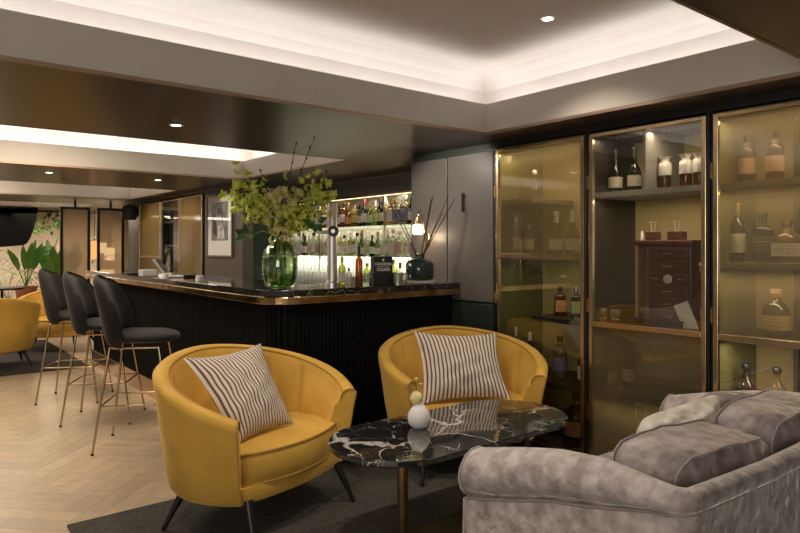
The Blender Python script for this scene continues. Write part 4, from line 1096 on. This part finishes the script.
for e in (secs[0], secs[-1]):
    MB().tube([Vector(q)+Vector((0, .003, 0)) for q in e[1:-1]], .006, 6).build('piping', M_sofpip, parent=sf, smooth=60)
    # front facing panel bulging forward of the arm
    cx0 = sum(q[0] for q in e)/len(e)
    MB().loft([[(q[0], q[1]+d_, q[2]) for q in [(cx0+(p[0]-cx0)*s2, p[1], p[2]*(s2)+(1-s2)*.35) for p in e]] for d_, s2 in ((0, .97), (.022, .92), (.028, .80))]).build('arm_front', M_sofa, parent=sf, smooth=60)
pp = []
for s_ in secs: pp.append(Vector(s_[3])+Vector((0, 0, .002)))
MB().tube(pp, .005, 6).build('piping', M_sofpip, parent=sf, smooth=60)
MB().box(XA+.10-O.x, XR-.10-O.x, YBk+.1-O.y, YF+.01-O.y, .09, .30).build('seat_base', M_sofa, parent=sf, bevel=.02)
for k in range(2):
    x0 = XA+.105+k*(XR-XA-.21)/2; x1 = x0+(XR-XA-.21)/2-.006
    MB().box(x0-O.x, x1-O.x, YBk+.11-O.y, YF+.03-O.y, .303, .405).build('seat_cushion', M_sofc, parent=sf, bevel=.035)
for x in (XA+.0, XR-.0):
    for y in (YBk+.08, YF-.08):
        MB().tube([(x+(.06 if x < 2 else -.06)-O.x, y-O.y, .10), (x+(.06 if x < 2 else -.06)-O.x, y-O.y, .012)], [.025, .016], 12).build('leg', M_bmetal, parent=sf)

def box_cushion(name, x0, x1, y0, y1, z0, z1, lab, m, seed, tilt=0., yaw=0., grp='sofa back cushions', pipe=True, bul=.035, roll=0.):
    """plump boxed cushion with piped rear and front edges"""
    r2 = random.Random(seed); ph = [r2.uniform(0, 6) for _ in range(8)]
    W, Dp, Hh = (x1-x0)/2, (y1-y0)/2, (z1-z0)/2
    M = Matrix.Translation(((x0+x1)/2, (y0+y1)/2, (z0+z1)/2)) @ Matrix.Rotation(yaw, 4, 'Z') @ Matrix.Rotation(roll, 4, 'Y') @ Matrix.Rotation(tilt, 4, 'X')
    t = empty(name, ((x0+x1)/2, (y0+y1)/2, z0)); tag(t, lab, 'cushion', grp)
    Mi = Matrix.Translation(-Vector(((x0+x1)/2, (y0+y1)/2, z0))) @ M
    nu, nv = 40, 28
    def outline(a, k, yy):
        ca_, sa_ = math.cos(a), math.sin(a); q = (abs(ca_)**5+abs(sa_)**5)**(-1/5)
        w_ = 1+.012*math.sin(5*a+ph[0])+.02*math.sin(9*a+ph[1]+yy*6)+.012*math.sin(17*a+ph[2]-yy*9)
        return ca_*q*W*k*w_, sa_*q*Hh*k*w_
    secs = []
    for i, (fy, k) in enumerate(((-1.28, .05), (-1.27, .3), (-1.22, .6), (-1.13, .85), (-1.0, .985), (-.93, 1.0), (-.7, 1.025), (-.35, 1.045), (0, 1.05), (.35, 1.045), (.7, 1.025), (.93, 1.), (1., .985), (1.13, .85), (1.22, .6), (1.27, .3), (1.28, .05))):
        ring = []
        for j in range(nu):
            a = j*2*PI/nu; x, z = outline(a, k, fy)
            y = fy*Dp+.010*math.sin(6*x/W+ph[3]+4*z/Hh)*(1 if abs(fy) > 1.05 else 0)
            ring.append(tuple(Mi @ Vector((x, y, z))))
        secs.append(ring)
    MB().loft(secs).build('cushion_body', m, parent=t, smooth=75)
    if pipe:
        for fy in (-.97, .97):
            pr_ = []
            for j in range(nu+1):
                a = j*2*PI/nu; x, z = outline(a, 1.0, fy); pr_.append(Mi @ Vector((x*1.008, fy*Dp, z*1.012)))
            MB().tube(pr_, .0038, 6, cap=False).build('piping', M_sofpip, parent=t, smooth=60)
    return t
box_cushion('back_cushion', 1.80, 2.46, .985, 1.20, .41, .715, 'plump lilac grey velvet back cushion at the near end of the sofa', M_sofc, 2, tilt=R(6), roll=R(3.5))
box_cushion('back_cushion', 2.485, 3.10, .985, 1.20, .41, .73, 'plump lilac grey velvet back cushion at the right edge of the photo', M_sofc, 5, tilt=R(6))
tp_, _ = pillow('loose_cushion', [atd(695, 455, 2.85), atd(790, 455, 2.85), atd(792, 394, 2.95), atd(696, 390, 2.95)], .16, M_sofc, 'grey velvet loose cushion at the far arm of the sofa', None, .0, .008, 4, cat='cushion', rc=.16)
M_pat = mat('cream and gold brocade', (.80, .76, .70), .6, 0, .4, sheen=.5, rgb2=(.50, .43, .33), nscale=14, bump=.8, bdist=.03, bscale=12, detail=5)
tq_, _ = pillow('patterned_cushion', [atd(628, 466, 2.42), atd(712, 452, 2.60), atd(721, 391, 2.74), atd(642, 417, 2.50)], .20, M_pat, 'cream and gold patterned cushion behind the near sofa cushion', None, .03, .010, 6, cat='cushion', rc=.10)

# ================================================================== far end: partitions, speaker, plants, lamps
M_part = glass('gold woven partition glass', (.92, .84, .72), .06, .10, .42, (.62, .50, .37))
for (pa, pb, lab) in ((60, 90, 'black framed hanging bronze glass partition, the left one'), (97, 124, 'black framed hanging bronze glass partition, the right one next to the speaker')):
    def xat(px, Y): r = ray(px); return Y/r[1]*r[0]
    x0, x1 = xat(pa, 11.2), xat(pb, 11.2); t = empty('hanging_partition', (x0, 11.2, .4)); tag(t, lab, 'partition', 'hanging glass partitions')
    w_ = x1-x0; zt = 2.0-.4
    MB().box(0, .04, -.02, .02, 0, zt).box(w_-.04, w_, -.02, .02, 0, zt).box(.04, w_-.04, -.02, .02, zt-.04, zt).box(.04, w_-.04, -.02, .02, 0, .04).build('frame', M_bmetal, parent=t)
    MB().box(.04, w_-.04, -.004, .004, .04, zt-.04).build('glass_pane', M_part, parent=t)
    MB().tube([(w_/2, 0, zt), (w_/2, 0, ZC-.4)], .018, 10).build('hanger_rod', M_bmetal, parent=t)
sk = empty('wall_speaker', (3.05, 10.9, 1.80)); tag(sk, 'black wall speaker mounted high above the far end of the bar', 'speaker')
MB().lathe([(.0001, 0), (.09, .01), (.12, .08), (.12, .18), (.09, .24), (.0001, .26)], 18).build('housing', M_speak, parent=sk, smooth=50)
MB().box(.10, .125, -.03, .03, .09, .17).build('bracket', M_bmetal, parent=sk)

def leaf_blade(mb, p0, dirn, length, width, bend=.4, n=7, face=None):
    d = dirn.normalized(); side = d.cross(face or Vector((0, 0, 1)))
    side = side.normalized() if side.length > .05 else Vector((1, 0, 0))
    p = Vector(p0); vs = []
    for i in range(n+1):
        u = i/n; w_ = width*math.sin(PI*min(1, u*.93+.05))**.7
        vs += [p-side*w_, p+Vector((0, 0, -.01))*0, p+side*w_]
        d = (d+Vector((0, 0, -bend/n))).normalized(); p = p+d*length/n
    fs = []
    for i in range(n):
        a = i*3; fs += [(a, a+1, a+4, a+3), (a+1, a+2, a+5, a+4)]
    mb.add(vs, fs)
def potted(px, py, d, lab, kind, n, ln, wd, m, potr=.16, poth=.30, group='plants at the far end', z0=0.):
    p = atd(px, HY, d); t = empty('potted_plant', (p.x, p.y, z0)); tag(t, lab, 'plant', group)
    MB().lathe([(.0001, 0), (potr*.75, 0), (potr, poth*.9), (potr*1.06, poth*.9), (potr*1.06, poth), (potr*.9, poth), (potr*.88, poth*.93), (.0001, poth*.93)], 22).build('pot', M_terra, parent=t, smooth=40)
    lf = MB()
    for k in range(n):
        a = k*2.4+rnd.uniform(-.3, .3); el = rnd.uniform(2.0, 5.0) if kind == 'broad' else rnd.uniform(.9, 2.6)
        dr = Vector((math.cos(a), math.sin(a), el)).normalized(); hgt = rnd.uniform(0, .15)
        if kind == 'broad':
            q = Vector((0, 0, poth*.9))+dr*ln*.45; lf.tube([(0, 0, poth*.9), q], .008, 5); leaf_blade(lf, q, dr+Vector((0, 0, .2)), ln*rnd.uniform(.5, .75), wd, .7, face=Vector((SS, CC, .2)))
        else:
            prev = Vector((0, 0, poth*.9)); d2 = dr.copy(); pts_ = [prev.copy()]
            for j in range(12):
                prev = prev+d2*ln/12; d2 = (d2+Vector((0, 0, -.10))).normalized(); pts_.append(prev.copy())
            lf.tube(pts_, .006, 4)
            for j in range(4, 13):
                for s_ in (-1, 1):
                    sd = Vector((-math.sin(a), math.cos(a), 0))*s_+d2*.5; leaf_blade(lf, pts_[j], sd, .22, .012, .5, 3)
    lf.build('leaves', m, parent=t); return t
potted(26, 290, 11.0, 'potted plant with broad upright leaves in terracotta pot beside the stools', 'broad', 9, .72, .06, M_pleaf, z0=.42, potr=.17, poth=.28)
MB_ = MB().box(-.2, .2, -.2, .2, 0, .42).build('plant_stand', mat('dark timber', (.06, .04, .03), .6), loc=atd(26, HY, 11.0)*1., bevel=.01)
MB_.location.z = 0; tag(MB_, 'dark square stand under the terracotta pot', 'stand')
potted(50, 290, 11.9, 'tall feathery palm behind the broad leaved potted plant', 'palm', 12, 1.7, .05, M_palm, .2, .4)
potted(56, 290, 11.4, 'bushy broad leaved plant just left of the hanging partition', 'broad', 9, 1.0, .09, M_pleaf, .2, .4)
potted(8, 290, 11.9, 'feathery palm in front of the blush wall at the far left', 'palm', 9, 1.3, .05, M_palm, .2, .4)
hv = empty('hanging_foliage', atd(34, HY, 12.9)+Vector((0, 0, ZC-H-.0))); tag(hv, 'dark trailing foliage hanging from the ceiling over the black canopy', 'plant')
lf = MB()
for k in range(90):
    q = Vector((rnd.uniform(-.3, .5), rnd.uniform(-.3, .3), rnd.uniform(-.45, -.02)))
    leaf_blade(lf, q, Vector((rnd.gauss(0, 1), rnd.gauss(0, 1), -.5)), .12, .03, .5, 3)
lf.build('leaves', M_dleaf, parent=hv)
MB().box(-.3, .5, -.02, .02, -.03, 0).build('rail', M_bmetal, parent=hv)
# black curved canopy
cv = MB(); n0 = 14; sec = []
for k in range(n0+1):
    u = k/n0; px = -14+52*u; z = 1.345+.08*u+.62*max(0, (u-.72)/.28)**2.2
    p = atd(px, HY, 12.1); sec.append((p.x, p.y, z))
vs = [q for q in sec]+[(x, y, ZC-.004) for x, y, z in sec]; vs += [(x, y+.08, z) for x, y, z in vs]
m_ = n0+1; fs = []
for k in range(n0): fs += [(k, k+1, m_+k+1, m_+k), (2*m_+k, 3*m_+k, 3*m_+k+1, 2*m_+k+1), (k, 2*m_+k, 2*m_+k+1, k+1), (m_+k, m_+k+1, 3*m_+k+1, 3*m_+k)]
fs += [(0, m_, 3*m_, 2*m_), (n0, 2*m_+n0, 3*m_+n0, m_+n0)]
c_o = cv.add(vs, fs).build('black_canopy', mat('black cloth', (.004, .004, .004), 1., 0, 0.)); tag(c_o, 'black curved canopy panel hanging at the far left of the room', 'canopy')
for k, (px, py, d, lab, sz) in enumerate(((102.5, 248, 13.6, 'left of two glowing square lanterns behind the right partition', .14), (109.5, 254, 13.0, 'right of two glowing square lanterns behind the right partition', .16))):
    p = atd(px, py, d); t = empty('hanging_lantern', p); tag(t, lab, 'lamp', 'glowing lanterns behind the partition')
    MB().box(-sz/2, sz/2, -sz/2, sz/2, -sz*.8, sz*.8).build('lamp_shade', emis('lantern glow', (1, .78, .5), 2.6), parent=t, bevel=.01)
    MB().tube([(0, 0, sz*.8), (0, 0, ZC-p.z)], .005, 6).build('cord', M_bmetal, parent=t)
p = atd(94.5, 250, 12.6)
wlt = empty('wall_sconce', p); tag(wlt, 'orange glowing sconce between the two hanging partitions', 'lamp')
MB().lathe([(.05, -.18), (.06, -.16), (.06, .16), (.05, .18)], 14).build('lamp_shade', emis('amber glow', (1, .42, .12), 1.3), parent=wlt, smooth=40)
MB().tube([(0, 0, .18), (0, 0, ZC-p.z)], .006, 6).build('cord', M_bmetal, parent=wlt)
cu = MB(); px0, px1 = atd(112, HY, 14.2), atd(124, HY, 14.2); N = 40; vs = []
for k in range(N+1):
    q = px0.lerp(px1, k/N); w_ = .04*math.sin(k*1.4)
    vs += [(q.x+cam_f.x*w_, q.y+cam_f.y*w_, .02), (q.x+cam_f.x*w_, q.y+cam_f.y*w_, 2.08)]
cu.add(vs, [(2*k, 2*k+2, 2*k+3, 2*k+1) for k in range(N)])
co_ = cu.build('curtain', mat('sheer cream curtain', (.8, .72, .6), .8), smooth=60); tag(co_, 'long cream curtain beyond the right hanging partition', 'curtain')
md = co_.modifiers.new('thick', 'SOLIDIFY'); md.thickness = .006

# lamps added to brighten the far end, and lamps inside cabinets
lamp('AREA', (2.6, 13.8, 2.0), 75, (1, .80, .55), rot=(0, 0, 0), sx=1.6, sy=1.0)
lamp('AREA', (.8, 13.7, 2.0), 58, (1, .88, .74), rot=(0, 0, 0), sx=1.6, sy=1.2)
lamp('AREA', (.5, 9.5, 2.45), 50, (1, .86, .68), rot=(0, 0, 0), sx=1.6, sy=1.2)
lamp('AREA', (.7, 5.6, 2.45), 60, (1, .86, .68), rot=(0, 0, 0), sx=1.6, sy=1.2)
for (y0, y1, e) in ((2.42, 3.11, 5.0), (1.66, 2.34, 3.6), (.9, 1.58, 4.5)):
    lamp('AREA', (3.47, (y0+y1)/2, 2.02), e*.75, (1, .84, .60), rot=(0, 0, 0), sx=.05, sy=y1-y0)
lamp('AREA', (3.47, 2.0, 1.645), 2.6, (1, .84, .6), sx=.04, sy=.6)
lamp('AREA', (3.47, 1.3, 1.645), 2.0, (1, .84, .6), sx=.04, sy=.5); lamp('AREA', (3.47, 1.3, 1.23), 1.8, (1, .84, .6), sx=.04, sy=.5)
lamp('AREA', (3.47, 1.3, .85), 2.2, (1, .84, .6), sx=.04, sy=.5); lamp('AREA', (3.47, 2.7, 1.255), .8, (1, .95, .6), sx=.04, sy=.6)
lamp('AREA', (3.47, 2.0, .44), 1.2, (1, .82, .5), sx=.04, sy=.6)
for y in (8.5, 9.3, 10.25): lamp('AREA', (3.5, y, 2.0), 3.5, (1, .78, .45), sx=.1, sy=.6)
lamp('SPOT', (2.6, 9.3, 2.08), 25, size=.05, spot=120)
lamp('SPOT', (2.35, 7.3, 2.08), 30, size=.05, spot=80, rot=(0, R(-48), 0))  # unseen spot added and aimed to brighten the framed picture
lamp('SPOT', (2.3, 8.6, 2.08), 26, size=.05, spot=90, rot=(0, R(-48), 0))  # unseen spot added to brighten the nearer gold panes
lamp('SPOT', (2.3, 10.0, 2.08), 24, size=.05, spot=90, rot=(0, R(-48), 0))  # unseen spot added to brighten the farthest gold panes
# soft fill lamp added out of view behind the camera
lamp('AREA', (-1.9, -.6, 1.5), 48, (1, .96, .90), rot=(R(80), 0, R(-60)), sx=2.0, sy=1.3)

wd = bpy.data.worlds.new('world'); bpy.context.scene.world = wd; wd.use_nodes = True
wd.node_tree.nodes['Background'].inputs[0].default_value = (1, .92, .84, 1); wd.node_tree.nodes['Background'].inputs[1].default_value = .18

cam = bpy.data.cameras.new('camera'); co = bpy.data.objects.new('camera', cam); col.objects.link(co)
co.location = (0, 0, H); co.rotation_euler = (PI/2, 0, -math.atan2(SS, CC))
cam.sensor_width = 36; cam.lens = 36*F/800; cam.shift_y = -(266.5-HY)/800; cam.clip_start = .05; cam.clip_end = 60
sc = bpy.context.scene; sc.camera = co
vs = sc.view_settings; sc.display_settings.display_device = 'sRGB'
vs.view_transform = 'Standard'; vs.look = 'None'; vs.exposure = 0.0; vs.gamma = 1.0; vs.use_curve_mapping = False
